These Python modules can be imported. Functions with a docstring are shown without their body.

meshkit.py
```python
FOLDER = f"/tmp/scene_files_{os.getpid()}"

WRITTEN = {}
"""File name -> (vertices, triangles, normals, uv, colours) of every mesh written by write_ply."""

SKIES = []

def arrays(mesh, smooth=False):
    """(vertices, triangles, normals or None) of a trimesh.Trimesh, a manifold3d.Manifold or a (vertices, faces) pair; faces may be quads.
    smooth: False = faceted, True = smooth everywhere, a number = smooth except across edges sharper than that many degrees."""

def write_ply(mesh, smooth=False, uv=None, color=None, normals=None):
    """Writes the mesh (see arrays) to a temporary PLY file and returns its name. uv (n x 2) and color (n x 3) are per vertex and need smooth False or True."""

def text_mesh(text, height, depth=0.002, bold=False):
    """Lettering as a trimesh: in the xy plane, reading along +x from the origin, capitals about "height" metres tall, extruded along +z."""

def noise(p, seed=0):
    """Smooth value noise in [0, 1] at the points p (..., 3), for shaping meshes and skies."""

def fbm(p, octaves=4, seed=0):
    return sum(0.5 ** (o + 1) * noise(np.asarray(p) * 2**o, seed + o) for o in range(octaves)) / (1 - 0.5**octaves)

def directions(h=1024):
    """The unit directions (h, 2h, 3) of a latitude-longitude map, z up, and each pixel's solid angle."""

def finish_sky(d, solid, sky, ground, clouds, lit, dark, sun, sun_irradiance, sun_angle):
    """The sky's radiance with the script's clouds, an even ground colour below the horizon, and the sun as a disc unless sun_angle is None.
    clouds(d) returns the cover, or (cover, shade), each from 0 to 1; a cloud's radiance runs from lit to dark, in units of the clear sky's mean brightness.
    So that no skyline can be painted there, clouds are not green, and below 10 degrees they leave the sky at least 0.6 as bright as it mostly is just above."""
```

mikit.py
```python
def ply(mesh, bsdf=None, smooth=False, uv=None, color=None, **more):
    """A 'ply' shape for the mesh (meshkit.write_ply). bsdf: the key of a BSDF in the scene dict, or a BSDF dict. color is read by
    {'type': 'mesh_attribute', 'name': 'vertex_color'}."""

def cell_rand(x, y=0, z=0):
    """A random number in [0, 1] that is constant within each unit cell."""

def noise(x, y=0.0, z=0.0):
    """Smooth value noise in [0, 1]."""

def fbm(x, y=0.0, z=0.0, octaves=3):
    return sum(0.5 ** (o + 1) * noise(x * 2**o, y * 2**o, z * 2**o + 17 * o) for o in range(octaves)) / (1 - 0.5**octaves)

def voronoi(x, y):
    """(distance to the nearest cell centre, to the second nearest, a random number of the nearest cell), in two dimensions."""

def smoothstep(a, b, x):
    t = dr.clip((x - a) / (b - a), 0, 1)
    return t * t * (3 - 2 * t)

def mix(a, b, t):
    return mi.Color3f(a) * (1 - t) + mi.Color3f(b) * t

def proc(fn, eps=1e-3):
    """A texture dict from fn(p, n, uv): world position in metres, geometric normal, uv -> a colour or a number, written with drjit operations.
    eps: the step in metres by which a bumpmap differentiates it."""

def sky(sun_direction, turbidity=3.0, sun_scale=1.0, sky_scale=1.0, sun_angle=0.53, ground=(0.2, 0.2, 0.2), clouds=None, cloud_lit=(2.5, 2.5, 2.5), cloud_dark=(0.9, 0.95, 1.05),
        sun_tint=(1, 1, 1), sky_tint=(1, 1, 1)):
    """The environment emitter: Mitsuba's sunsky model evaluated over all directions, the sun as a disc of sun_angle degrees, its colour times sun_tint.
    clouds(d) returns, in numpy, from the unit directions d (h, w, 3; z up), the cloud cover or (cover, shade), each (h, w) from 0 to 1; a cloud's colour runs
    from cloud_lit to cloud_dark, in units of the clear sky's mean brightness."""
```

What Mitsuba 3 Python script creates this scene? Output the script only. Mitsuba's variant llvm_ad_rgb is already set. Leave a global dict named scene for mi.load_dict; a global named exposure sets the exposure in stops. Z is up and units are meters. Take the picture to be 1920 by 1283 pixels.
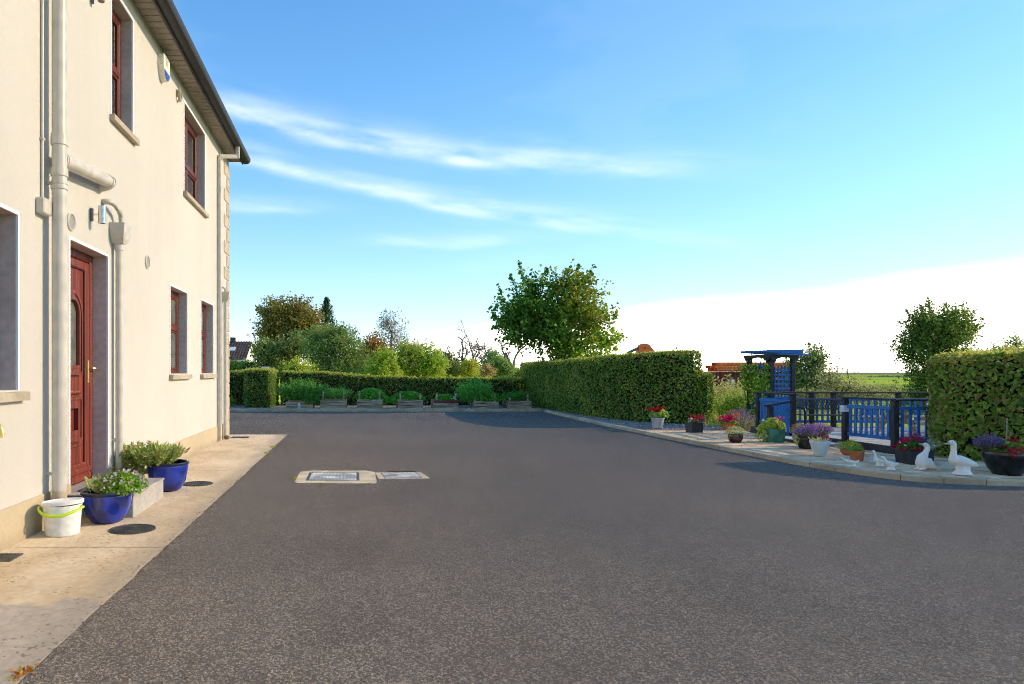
import math
import numpy as np
import drjit as dr
import trimesh
import manifold3d as m3
import mitsuba as mi
import mikit
import meshkit
from shapely.geometry import Polygon, box as sbox, Point, LineString
from shapely import union_all

T = mi.ScalarTransform4f
scene, labels = {}, {}
# ------------------------------------------------------------------ camera, sky, exposure
# metres: x to the right of the house front, y along the house front, z up; the camera stands at 1.2 m
scene['camera'] = {
    'type': 'perspective', 'fov': 2 * math.degrees(math.atan(960 / 1300)), 'fov_axis': 'x',
    'principal_point_offset_x': 0.1531, 'principal_point_offset_y': -0.044,
    'near_clip': 0.05, 'far_clip': 6000.0,
    'to_world': T().look_at(origin=[0, 0, 1.2], target=[0, 1, 1.2], up=[0, 0, 1])}
SUN_AZ, SUN_EL = math.radians(7), math.radians(24)


def cirrus(d):
    az = np.degrees(np.arctan2(d[..., 0], d[..., 1]))
    el = np.degrees(np.arcsin(np.clip(d[..., 2], -1, 1)))
    q = np.stack([az * 0.09, el * 0.5 + az * 0.06, 0 * az], -1)
    f1 = meshkit.fbm(q * 1.3, 5, 3)
    f2 = meshkit.fbm(np.stack([az * 0.22, (el + az * 0.16) * 1.5, 0 * az], -1), 6, 8)
    wob = (meshkit.fbm(np.stack([az * 0.12, el * 0.1, 0 * az + 4], -1), 3, 5) - 0.5) * 2.4

    def streak(a0, e0, slope, width, amount, a_lo, a_hi, fade=6.0):
        line = e0 + (az - a0) * slope + wob * 0.55
        t = (el - line) / width
        prof = np.exp(-np.where(t > 0, t * 0.8, t * 2.2) ** 2)
        along = 1 / (1 + np.exp(-(az - a_lo) / 1.2)) / (1 + np.exp((az - a_hi) / fade))
        return amount * prof * along * np.clip(0.16 + 2.4 * (f2 * 0.7 + f1 * 0.3 - 0.30), 0, 1.15)
    c = streak(-10, 19.7, -0.15, 1.15, 0.66, -40, 24, 2.5)
    c = np.maximum(c, streak(-9, 16.6, -0.20, 0.85, 0.60, -40, 23, 3.0))
    c = np.maximum(c, streak(-7, 13.0, -0.02, 0.7, 0.30, -30, -3.5, 1.2))
    c = np.maximum(c, streak(7, 10.3, 0.02, 0.6, 0.34, 2, 12, 2.0))
    c = np.maximum(c, streak(38, 25, -0.1, 2.4, 0.07, 20, 80, 4.0))
    # thin cirrus elsewhere in the sky
    high = np.clip((meshkit.fbm(np.stack([d[..., 0] * 3, d[..., 1] * 7, d[..., 2] * 7], -1), 5, 21) - 0.58) * 0.6, 0, 0.035)
    c = np.maximum(c, high * (el > 8))
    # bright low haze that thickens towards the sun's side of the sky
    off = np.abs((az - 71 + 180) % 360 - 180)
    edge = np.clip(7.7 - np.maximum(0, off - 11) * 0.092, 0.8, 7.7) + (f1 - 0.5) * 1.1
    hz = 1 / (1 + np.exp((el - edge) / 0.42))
    hz = np.maximum(hz * np.clip(0.97 - 0.0015 * off, 0.7, 0.97), 0.42 * np.exp(-np.maximum(el, 0) / 3.6))  # last term: glow carried all round the horizon, used as fill light
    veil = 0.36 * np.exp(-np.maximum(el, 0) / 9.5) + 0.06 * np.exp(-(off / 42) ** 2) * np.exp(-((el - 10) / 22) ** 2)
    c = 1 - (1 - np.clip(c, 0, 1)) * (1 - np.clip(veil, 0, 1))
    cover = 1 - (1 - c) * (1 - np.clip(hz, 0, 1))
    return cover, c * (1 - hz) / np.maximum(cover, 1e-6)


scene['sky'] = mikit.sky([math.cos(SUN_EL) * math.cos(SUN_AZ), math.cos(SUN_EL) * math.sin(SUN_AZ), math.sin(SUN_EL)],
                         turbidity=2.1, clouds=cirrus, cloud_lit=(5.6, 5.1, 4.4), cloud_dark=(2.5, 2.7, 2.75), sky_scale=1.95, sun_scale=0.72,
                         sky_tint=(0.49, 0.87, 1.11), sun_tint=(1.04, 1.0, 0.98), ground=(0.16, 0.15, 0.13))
exposure = 2.08

# ------------------------------------------------------------------ naming helpers
used = set()


def fresh(name):
    k, i = name, 0
    while k in used:
        i += 1
        k = f'{name}_{i:03d}'
    used.add(k)
    return k


def thing(name, label, cat, group=None):
    k = fresh(name)
    labels[k] = {'label': label, 'category': cat}
    if group:
        labels[k]['group'] = group
    return k


def put(parent, name, mesh, bsdf, smooth=False, label=None, kind=None, color=None):
    k = fresh(f'{parent}__{name}' if parent else name)
    if isinstance(mesh, MB):
        mesh, color = mesh.mesh(), (mesh.cols() if mesh.has_color else color)
    scene[k] = mikit.ply(mesh, 'm_' + bsdf, smooth=smooth, color=color)
    if name in ('flower', 'trailing_stem', 'dry_grass', 'grass_tuft', 'twigs') and not kind:
        kind = 'stuff'
    if label or kind:
        labels[k] = {**({'label': label} if label else {}), **({'kind': kind} if kind else {})}
    return k


def single(name, mesh, bsdf, label, cat, group=None, smooth=False, color=None):
    k = put(None, name, mesh, bsdf, smooth, color=color)
    labels[k] = {'label': label, 'category': cat, **({'group': group} if group else {})}
    return k


def ground_piece(name, mesh, bsdf, label, smooth=False, kind='structure', color=None):
    k = put(None, name, mesh, bsdf, smooth, color=color)
    labels[k] = {'label': label, 'kind': kind}
    return k


# ------------------------------------------------------------------ mesh helpers
class MB:
    """Collects vertices and triangles of one mesh."""

    def __init__(self):
        self.v, self.f, self.c, self.n, self.has_color = [], [], [], 0, False

    def add(self, v, f, col=None):
        v, f = np.asarray(v, float), np.asarray(f, int)
        if f.shape[1] == 4:
            f = np.vstack([f[:, [0, 1, 2]], f[:, [0, 2, 3]]])
        self.v.append(v)
        self.f.append(f + self.n)
        self.n += len(v)
        if col is not None:
            self.has_color = True
            self.c.append(np.broadcast_to(np.asarray(col, float), (len(v), 3)))
        return self

    def addm(self, m, col=None):
        return self.add(m.vertices, m.faces, col)

    def mesh(self):
        return trimesh.Trimesh(np.vstack(self.v), np.vstack(self.f), process=False)

    def cols(self):
        return np.vstack(self.c)

    def box(self, x0, x1, y0, y1, z0, z1, b=0.0, col=None):
        v, f = cbox(x0, x1, y0, y1, z0, z1, b)
        return self.add(v, f, col)

    def beam(self, a, b, w, h, ch=0.0, up=(0, 0, 1), col=None):
        """A bar from a to b, w wide sideways and h high."""
        a, b = np.asarray(a, float), np.asarray(b, float)
        L = np.linalg.norm(b - a)
        t = (b - a) / L
        s = np.cross(t, up)
        if np.linalg.norm(s) < 1e-6:
            s = np.cross(t, (1, 0, 0))
        s /= np.linalg.norm(s)
        u = np.cross(s, t)
        v, f = cbox(-w / 2, w / 2, 0, L, -h / 2, h / 2, ch)
        return self.add(a + v[:, :1] * s + v[:, 1:2] * t + v[:, 2:] * u, f, col)

    def tube(self, pts, rad, sides=8, col=None, cap=True):
        p = np.asarray(pts, float)
        t = np.gradient(p, axis=0)
        t /= np.linalg.norm(t, axis=1, keepdims=True) + 1e-12
        ref = np.array([0, 0, 1.0]) if abs(t[0, 2]) < 0.9 else np.array([1.0, 0, 0])
        A, Bv = [], []
        a = np.cross(t[0], ref)
        for k in range(len(p)):
            a = a - t[k] * (a @ t[k])
            a /= np.linalg.norm(a) + 1e-12
            A.append(a)
            Bv.append(np.cross(t[k], a))
        A, Bv = np.array(A), np.array(Bv)
        ang = np.arange(sides) * 2 * np.pi / sides
        r = np.broadcast_to(rad, (len(p),))[:, None, None]
        v = (p[:, None] + r * (np.cos(ang)[None, :, None] * A[:, None] + np.sin(ang)[None, :, None] * Bv[:, None])).reshape(-1, 3)
        i, j = np.meshgrid(np.arange(len(p) - 1), np.arange(sides), indexing='ij')
        q = np.stack([i * sides + j, i * sides + (j + 1) % sides, (i + 1) * sides + (j + 1) % sides, (i + 1) * sides + j], -1).reshape(-1, 4)
        f = np.vstack([q[:, [0, 1, 2]], q[:, [0, 2, 3]]])
        if cap:
            n = len(v)
            v = np.vstack([v, p[:1], p[-1:]])
            k = np.arange(sides)
            e = (len(p) - 1) * sides
            f = np.vstack([f, np.stack([k * 0 + n, (k + 1) % sides, k], 1), np.stack([k * 0 + n + 1, e + k, e + (k + 1) % sides], 1)])
        return self.add(v, f, col)

    def lathe(self, prof, center=(0, 0, 0), sides=40, col=None, sx=1.0, sy=1.0):
        """prof: (radius, z) pairs from bottom to top."""
        pr = np.asarray(prof, float)
        ang = np.arange(sides) * 2 * np.pi / sides
        v = np.stack([pr[:, :1] * np.cos(ang) * sx, pr[:, :1] * np.sin(ang) * sy, np.broadcast_to(pr[:, 1:], (len(pr), sides))], -1).reshape(-1, 3) + np.asarray(center)
        i, j = np.meshgrid(np.arange(len(pr) - 1), np.arange(sides), indexing='ij')
        q = np.stack([i * sides + j, i * sides + (j + 1) % sides, (i + 1) * sides + (j + 1) % sides, (i + 1) * sides + j], -1).reshape(-1, 4)
        return self.add(v, q, col)


_CB = {}


def cbox(x0, x1, y0, y1, z0, z1, b=0.0):
    c = np.array([(x0 + x1) / 2, (y0 + y1) / 2, (z0 + z1) / 2])
    h = np.array([abs(x1 - x0), abs(y1 - y0), abs(z1 - z0)]) / 2
    if b <= 0:
        s = np.array([[i, j, k] for i in (-1, 1) for j in (-1, 1) for k in (-1, 1)], float)
        f = np.array([[0, 1, 3], [0, 3, 2], [4, 6, 7], [4, 7, 5], [0, 4, 5], [0, 5, 1], [2, 3, 7], [2, 7, 6], [0, 2, 6], [0, 6, 4], [1, 5, 7], [1, 7, 3]])
        return c + s * h, f
    b = min(b, h.min() * 0.95)
    s = np.array([[i, j, k] for i in (-1, 1) for j in (-1, 1) for k in (-1, 1)], float)
    if 'f' not in _CB:
        pts = np.vstack([s * [1, .8, .8], s * [.8, 1, .8], s * [.8, .8, 1]])
        hull = trimesh.convex.convex_hull(pts)
        idx = np.array([np.argmin(np.abs(pts - p).sum(1)) for p in hull.vertices])
        _CB['f'] = idx[hull.faces]
    v = np.vstack([s * (h - [0, b, b]), s * (h - [b, 0, b]), s * (h - [b, b, 0])])
    return c + v, _CB['f']


def extrude(poly, depth):
    gs = getattr(poly, 'geoms', [poly])
    return trimesh.util.concatenate([trimesh.creation.extrude_polygon(g, depth, engine='earcut') for g in gs])


def slab(poly, z0, z1):
    m = extrude(poly, z1 - z0)
    m.apply_translation([0, 0, z0])
    return m


def sheet(poly, z, step=None):
    m = extrude(poly, 0.01)
    keep = np.all(np.abs(m.vertices[m.faces][:, :, 2] - 0.01) < 1e-6, axis=1)
    m.update_faces(keep)
    m.remove_unreferenced_vertices()
    m.vertices[:, 2] = z
    return m


def facing(mesh_yz, x):
    """A mesh built in (y, z, outwards) stands on the house front: outwards is +x."""
    v = np.asarray(mesh_yz.vertices)
    return trimesh.Trimesh(np.stack([x + v[:, 2], v[:, 0], v[:, 1]], 1), mesh_yz.faces, process=False)


rng = np.random.default_rng(7)
LEAF_GAIN = 4.0       # reflectance and transmittance of a leaf together, from the palettes below


def unit(v):
    return v / (np.linalg.norm(v, axis=-1, keepdims=True) + 1e-12)


def leaf_mesh(mb, p, n, size, col, aspect=0.62, fold=0.18, axis=None, r=None):
    """Folded leaves of four corners at the points p with normals n."""
    r = r or rng
    p, n = np.asarray(p, float), unit(np.asarray(n, float))
    k = len(p)
    size = np.broadcast_to(size, (k,))[:, None]
    a = unit(r.normal(size=(k, 3))) if axis is None else unit(np.asarray(axis, float) + r.normal(size=(k, 3)) * 0.3)
    a = unit(a - n * (a * n).sum(1, keepdims=True))
    s = np.cross(n, a)
    w = size * aspect / 2
    v = np.stack([p - a * size / 2, p + s * w + n * size * fold + a * size * 0.05, p + a * size / 2, p - s * w + n * size * fold + a * size * 0.05], 1).reshape(-1, 3)
    i = np.arange(k)[:, None] * 4
    f = np.vstack([i + [0, 1, 2], i + [0, 2, 3]])
    mb.add(v, f, np.repeat(np.clip(np.broadcast_to(col, (k, 3)) * LEAF_GAIN, 0, .62), 4, 0))


def blade_mesh(mb, p, tip, width, col, r=None):
    """Thin upright blades from p to tip: two triangles each, bent at the middle."""
    r = r or rng
    p, tip = np.asarray(p, float), np.asarray(tip, float)
    k = len(p)
    d = unit(tip - p)
    s = unit(np.cross(d, unit(r.normal(size=(k, 3)))))
    w = np.broadcast_to(width, (k,))[:, None] / 2
    mid = (p + tip) / 2 + (tip - p) * 0.05
    v = np.stack([p, mid + s * w, tip, mid - s * w], 1).reshape(-1, 3)
    i = np.arange(k)[:, None] * 4
    mb.add(v, np.vstack([i + [0, 1, 2], i + [0, 2, 3]]), np.repeat(np.clip(np.broadcast_to(col, (k, 3)) * LEAF_GAIN, 0, .62), 4, 0))


def bloom_mesh(mb, p, n, size, col, petals=5, r=None, centre=None):
    r = r or rng
    p, n = np.asarray(p, float), unit(np.asarray(n, float))
    for q, m, s, c in zip(p, n, np.broadcast_to(size, (len(p),)), np.broadcast_to(col, (len(p), 3))):
        a = unit(np.cross(m, r.normal(size=3)))
        b = np.cross(m, a)
        V, F = [], []
        for k in range(petals):
            t = 2 * np.pi * k / petals + r.uniform(0, .3)
            e = a * math.cos(t) + b * math.sin(t)
            g = np.cross(m, e)
            o = len(V)
            V += [q, q + e * s * .3 + g * s * .22 + m * s * .12, q + e * s * .52 + m * s * r.uniform(0, .16), q + e * s * .3 - g * s * .22 + m * s * .12]
            F += [[o, o + 1, o + 2], [o, o + 2, o + 3]]
        mb.add(V, F, c * r.uniform(.8, 1.15))


def pick(palette, k, r=None, jitter=0.18):
    r = r or rng
    cols = np.array([c for c, _ in palette], float)
    w = np.array([w for _, w in palette], float)
    c = cols[r.choice(len(cols), k, p=w / w.sum())]
    return np.clip(c * (1 + r.normal(size=(k, 1)) * jitter) * (1 + r.normal(size=(k, 3)) * 0.05), 0.004, 0.9)


# ------------------------------------------------------------------ materials
def rgb(*c):
    return {'type': 'rgb', 'value': list(c)}


def mat(name, base, rough=0.6, bump=None, bump_scale=0.0, spec=0.4, metallic=0.0, clearcoat=0.0, eps=1e-3, sheen=0.0):
    b = {'type': 'principled', 'base_color': base if isinstance(base, dict) else rgb(*base), 'roughness': rough, 'specular': spec, 'metallic': metallic}
    if clearcoat:
        b['clearcoat'], b['clearcoat_gloss'] = clearcoat, 0.85
    if bump is not None:
        b = {'type': 'bumpmap', 'height': mikit.proc(bump, eps), 'nested': b, 'scale': bump_scale}
    scene['m_' + name] = {'type': 'twosided', 'nested': b}


noise, fbm, voronoi, cell_rand, sstep, mix = mikit.noise, mikit.fbm, mikit.voronoi, mikit.cell_rand, mikit.smoothstep, mikit.mix


def c_asphalt(p, n, uv):
    d1, d2, w = voronoi(p.x * 112, p.y * 112)
    big = fbm(p.x * 0.55, p.y * 0.55, 0.0, 3)
    mid = fbm(p.x * 3.1, p.y * 3.1, 5.0, 2)
    tone = 0.096 + 0.25 * w * w + 0.06 * w ** 6 + 0.05 * (cell_rand(dr.floor(w * 997), 3, 1) - 0.5)
    tone = tone * sstep(0.0, 0.22, d2 - d1) + 0.03 * (1 - sstep(0.0, 0.22, d2 - d1))
    clump = noise(p.x * 31, p.y * 31, 4.0)
    clot = noise(p.x * 9, p.y * 9, 6.0)
    stain = sstep(0.62, 0.72, fbm(p.x * 0.9 + 3.1, p.y * 0.9, 8.0, 3)) * 0.10
    tone = tone * (0.66 + 0.34 * big + 0.12 * mid + 0.22 * clump + 0.14 * clot - stain)
    warm = sstep(0.35, 0.65, cell_rand(dr.floor(w * 511), 7, 2)) * 0.6 + 0.3 * big
    return mix((1.10, 0.985, 0.89), (1.23, 0.985, 0.75), warm) * (tone * 0.95)


def h_asphalt(p, n, uv):
    d1, d2, w = voronoi(p.x * 112, p.y * 112)
    return sstep(0.0, 0.45, d2 - d1) * (0.5 + 0.7 * w)


mat('asphalt', mikit.proc(c_asphalt), 0.75, h_asphalt, 0.0032, spec=0.35, eps=1.2e-3)


def c_concrete(p, n, uv):
    a = fbm(p.x * 2.3, p.y * 1.2, 0.0, 4)
    b = fbm(p.x * 34, p.y * 34, 3.0, 3)
    s = sstep(0.80, 0.86, noise(p.x * 61, p.y * 61, 1.0)) * sstep(0.45, 0.65, noise(p.x * 5, p.y * 5, 2.0))
    c = mix((0.53, 0.405, 0.25), (0.69, 0.56, 0.39), sstep(0.25, 0.75, a))
    # the older, greyer pour next to the house corner nearest the camera
    edge = p.y + 0.09 * (fbm(p.x * 4, p.y * 4, 9.0, 3) - 0.5) * 4
    grey = 1 - sstep(3.52, 3.62, edge)
    c = mix(c, mix((0.36, 0.31, 0.25), (0.46, 0.40, 0.335), a), grey * 0.9)
    side = sstep(-1.55, -1.32, p.x + 0.25 * (fbm(p.x * 3, p.y * 1.5, 2.0, 2) - 0.5))
    c = mix(c, mi.Color3f(0.30, 0.26, 0.21), side * 0.45)
    return c * (0.80 + 0.34 * b) * (1 - 0.45 * s)


mat('concrete_path', mikit.proc(c_concrete), 0.8, lambda p, n, uv: fbm(p.x * 55, p.y * 55, 0.0, 3), 0.004, spec=0.25)


def c_render(p, n, uv):
    a = fbm(p.y * 0.9, p.z * 0.5, p.x, 4)
    b = fbm(p.y * 60, p.z * 60, p.x * 60, 2)
    streak = fbm(p.y * 7, p.z * 0.35, 2.0, 3)
    c = mix((0.51, 0.495, 0.45), (0.55, 0.535, 0.49), sstep(0.3, 0.7, a))
    return c * (0.95 + 0.07 * b + 0.03 * streak)


mat('house_render', mikit.proc(c_render), 0.85, lambda p, n, uv: fbm(p.y * 90, p.z * 90, p.x * 90, 2), 0.0035, spec=0.2)


def c_plinth(p, n, uv):
    a = fbm(p.y * 1.6, p.z * 2.5, 1.0, 4)
    c = mix((0.42, 0.35, 0.235), (0.50, 0.43, 0.30), a)
    splash = (1 - sstep(0.0, 0.12, p.z + 0.08 * (fbm(p.y * 6, p.z * 6, 3.0, 2) - 0.5)))
    return c * (1 - 0.22 * splash) * (0.94 + 0.1 * noise(p.y * 70, p.z * 70))


mat('plinth_paint', mikit.proc(c_plinth), 0.8, lambda p, n, uv: fbm(p.y * 80, p.z * 80, 0.0, 2), 0.003, spec=0.2)


def c_speckle(a, b, s):
    def fn(p, n, uv):
        k = fbm(p.x * s, p.y * s, p.z * s, 3)
        g = noise(p.x * s * 9, p.y * s * 9, p.z * s * 9)
        return mix(a, b, sstep(0.3, 0.7, k)) * (0.86 + 0.24 * g)
    return mikit.proc(fn)


mat('stone_trim', c_speckle((0.36, 0.31, 0.23), (0.46, 0.40, 0.30), 5), 0.85)
mat('kerb_concrete', c_speckle((0.42, 0.325, 0.205), (0.60, 0.475, 0.31), 3.5), 0.85, lambda p, n, uv: fbm(p.x * 90, p.y * 90, p.z * 90, 2), 0.003)
mat('step_tile', c_speckle((0.34, 0.32, 0.30), (0.42, 0.40, 0.375), 4), 0.6)
mat('pvc_cream', c_speckle((0.50, 0.475, 0.415), (0.53, 0.505, 0.44), 1.5), 0.38, spec=0.5)
mat('white_trim', (0.88, 0.88, 0.87), 0.4)
mat('soffit_board', c_speckle((0.25, 0.215, 0.165), (0.31, 0.27, 0.21), 6), 0.55)
mat('black_gutter', (0.03, 0.03, 0.034), 0.5, spec=0.35)
mat('roof_slate', c_speckle((0.05, 0.052, 0.058), (0.09, 0.09, 0.10), 4), 0.6)


def c_mahogany(p, n, uv, k=1.0):
    g = fbm(p.y * 60 + p.x * 30, p.z * 1.6, p.x * 20, 3)
    f = noise(p.y * 210, p.z * 5, 1.0)
    return mix((0.12, 0.024, 0.015), (0.235, 0.050, 0.030), sstep(0.25, 0.75, g)) * (0.82 + 0.3 * f) * k


mat('mahogany', mikit.proc(c_mahogany), 0.35, spec=0.5)
mat('dark_mahogany', mikit.proc(lambda p, n, uv: c_mahogany(p, n, uv, 0.66)), 0.4, spec=0.4)
mat('reveal_shade_tone', c_speckle((0.50, 0.425, 0.375), (0.56, 0.48, 0.425), 3), 0.85)  # wall colour shifted to the taupe of the shaded reveals
mat('frosted_pane', c_speckle((0.10, 0.105, 0.09), (0.15, 0.155, 0.135), 9), 0.12, spec=0.6)
scene['m_pane_glass'] = {'type': 'thindielectric', 'int_ior': 1.5}
mat('room_dark', (0.10, 0.09, 0.08), 0.9)
mat('curtain', (0.55, 0.55, 0.52), 0.9)
mat('brass', (0.78, 0.55, 0.20), 0.25, metallic=0.9)
mat('steel', (0.62, 0.60, 0.57), 0.22, metallic=1.0)
mat('brown_metal', (0.16, 0.125, 0.11), 0.5)
mat('iron', c_speckle((0.045, 0.043, 0.042), (0.085, 0.08, 0.075), 20), 0.6)
mat('galvanised', c_speckle((0.30, 0.28, 0.25), (0.66, 0.66, 0.64), 7), 0.5, spec=0.5)
mat('frame_concrete', c_speckle((0.46, 0.38, 0.26), (0.60, 0.52, 0.38), 8), 0.85)
mat('alarm_white', (0.74, 0.70, 0.60), 0.4)
mat('alarm_blue', (0.02, 0.09, 0.42), 0.35)
mat('print_grey', (0.16, 0.16, 0.18), 0.6)


def glaze(a, b, s=9):
    def fn(p, n, uv):
        k = fbm(p.x * s, p.y * s, p.z * s * 0.6, 4)
        return mix(a, b, sstep(0.32, 0.68, k))
    return mikit.proc(fn)


mat('blue_glaze', glaze((0.005, 0.014, 0.12), (0.012, 0.045, 0.42)), 0.12, spec=0.6, clearcoat=0.8)
mat('blue_rim', glaze((0.006, 0.008, 0.02), (0.012, 0.016, 0.06)), 0.2, spec=0.6)
mat('bucket_plastic', c_speckle((0.66, 0.70, 0.70), (0.76, 0.78, 0.77), 4), 0.35)
mat('bucket_lid', c_speckle((0.74, 0.73, 0.72), (0.82, 0.81, 0.80), 6), 0.4)
mat('lime_plastic', (0.56, 0.76, 0.02), 0.35)
mat('ceramic_white', c_speckle((0.88, 0.83, 0.74), (0.93, 0.89, 0.81), 14), 0.5, spec=0.45)
mat('goose_bill', c_speckle((0.42, 0.38, 0.28), (0.62, 0.58, 0.48), 30), 0.5)
mat('terracotta', c_speckle((0.46, 0.135, 0.05), (0.58, 0.19, 0.075), 12), 0.7)
mat('maroon_glaze', glaze((0.022, 0.006, 0.005), (0.085, 0.016, 0.012), 22), 0.14, spec=0.6, clearcoat=0.8)
mat('green_glaze', glaze((0.03, 0.15, 0.10), (0.07, 0.26, 0.18), 14), 0.3, spec=0.5)
mat('black_glaze', glaze((0.006, 0.007, 0.009), (0.018, 0.02, 0.026), 16), 0.2, spec=0.6)
mat('pale_blue_pot', glaze((0.56, 0.66, 0.66), (0.66, 0.74, 0.73), 8), 0.4)
mat('pink_pot', glaze((0.36, 0.07, 0.14), (0.48, 0.12, 0.21), 10), 0.45)
mat('grey_pot', glaze((0.42, 0.42, 0.40), (0.52, 0.52, 0.49), 10), 0.5)
mat('slate_planter', glaze((0.018, 0.020, 0.026), (0.035, 0.038, 0.045), 10), 0.5)
mat('soil', c_speckle((0.018, 0.012, 0.008), (0.05, 0.035, 0.024), 30), 0.95)


def c_wood(a, b, s, axis):
    def fn(p, n, uv):
        u, v, w = (p.x, p.y, p.z) if axis == 'x' else (p.y, p.x, p.z)
        g = fbm(u * 3.0, v * s, w * s, 4)
        return mix(a, b, sstep(0.25, 0.75, g)) * (0.8 + 0.35 * noise(u * 14, v * s * 3, w * s * 3))
    return mikit.proc(fn)


mat('old_timber', c_wood((0.20, 0.145, 0.09), (0.56, 0.43, 0.29), 26, 'x'), 0.9, lambda p, n, uv: fbm(p.x * 6, p.y * 60, p.z * 60, 2), 0.006)
mat('deck_timber', c_wood((0.42, 0.385, 0.335), (0.60, 0.555, 0.49), 24, 'x'), 0.85)
mat('black_paint', c_speckle((0.013, 0.014, 0.019), (0.030, 0.032, 0.040), 9), 0.5)
mat('blue_paint', c_speckle((0.016, 0.13, 0.40), (0.03, 0.18, 0.50), 7), 0.5)
mat('bench_iron', (0.010, 0.010, 0.011), 0.4, spec=0.5)
mat('bench_lattice', (0.055, 0.06, 0.07), 0.5)
mat('orange_pipe', c_speckle((0.74, 0.19, 0.045), (0.90, 0.27, 0.075), 3), 0.5)
mat('digger_orange', (1.0, 0.17, 0.025), 0.45)
mat('rusty_steel', c_speckle((0.11, 0.028, 0.022), (0.17, 0.05, 0.038), 2), 0.7)
mat('bark', c_speckle((0.05, 0.040, 0.030), (0.13, 0.105, 0.08), 9), 0.9)
mat('bark_pale', c_speckle((0.16, 0.13, 0.105), (0.26, 0.22, 0.18), 9), 0.9)
mat('stems', c_speckle((0.012, 0.014, 0.007), (0.035, 0.034, 0.018), 12), 0.95)  # near-black colour of the solid core inside the clipped hedges
mat('wall_white', c_speckle((0.62, 0.62, 0.64), (0.72, 0.72, 0.72), 1), 0.8)
mat('sign_white', (0.62, 0.68, 0.76), 0.6)
mat('cane', (0.34, 0.29, 0.22), 0.8)
mat('marker_white', (0.78, 0.78, 0.78), 0.6)


def c_grass(p, n, uv):
    a = fbm(p.x * 0.08, p.y * 0.05, 0.0, 4)
    b = fbm(p.x * 1.7, p.y * 0.9, 3.0, 3)
    return mix((0.27, 0.34, 0.015), (0.46, 0.50, 0.025), sstep(0.3, 0.7, a)) * (0.7 + 0.5 * b)


mat('field_grass', mikit.proc(c_grass), 0.9, spec=0.2)


def c_gravel(p, n, uv):
    d1, d2, w = voronoi(p.x * 42, p.y * 42)
    return mix((0.19, 0.165, 0.135), (0.52, 0.46, 0.385), w * w) * (0.35 + 0.65 * sstep(0.0, 0.2, d2 - d1))


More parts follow.
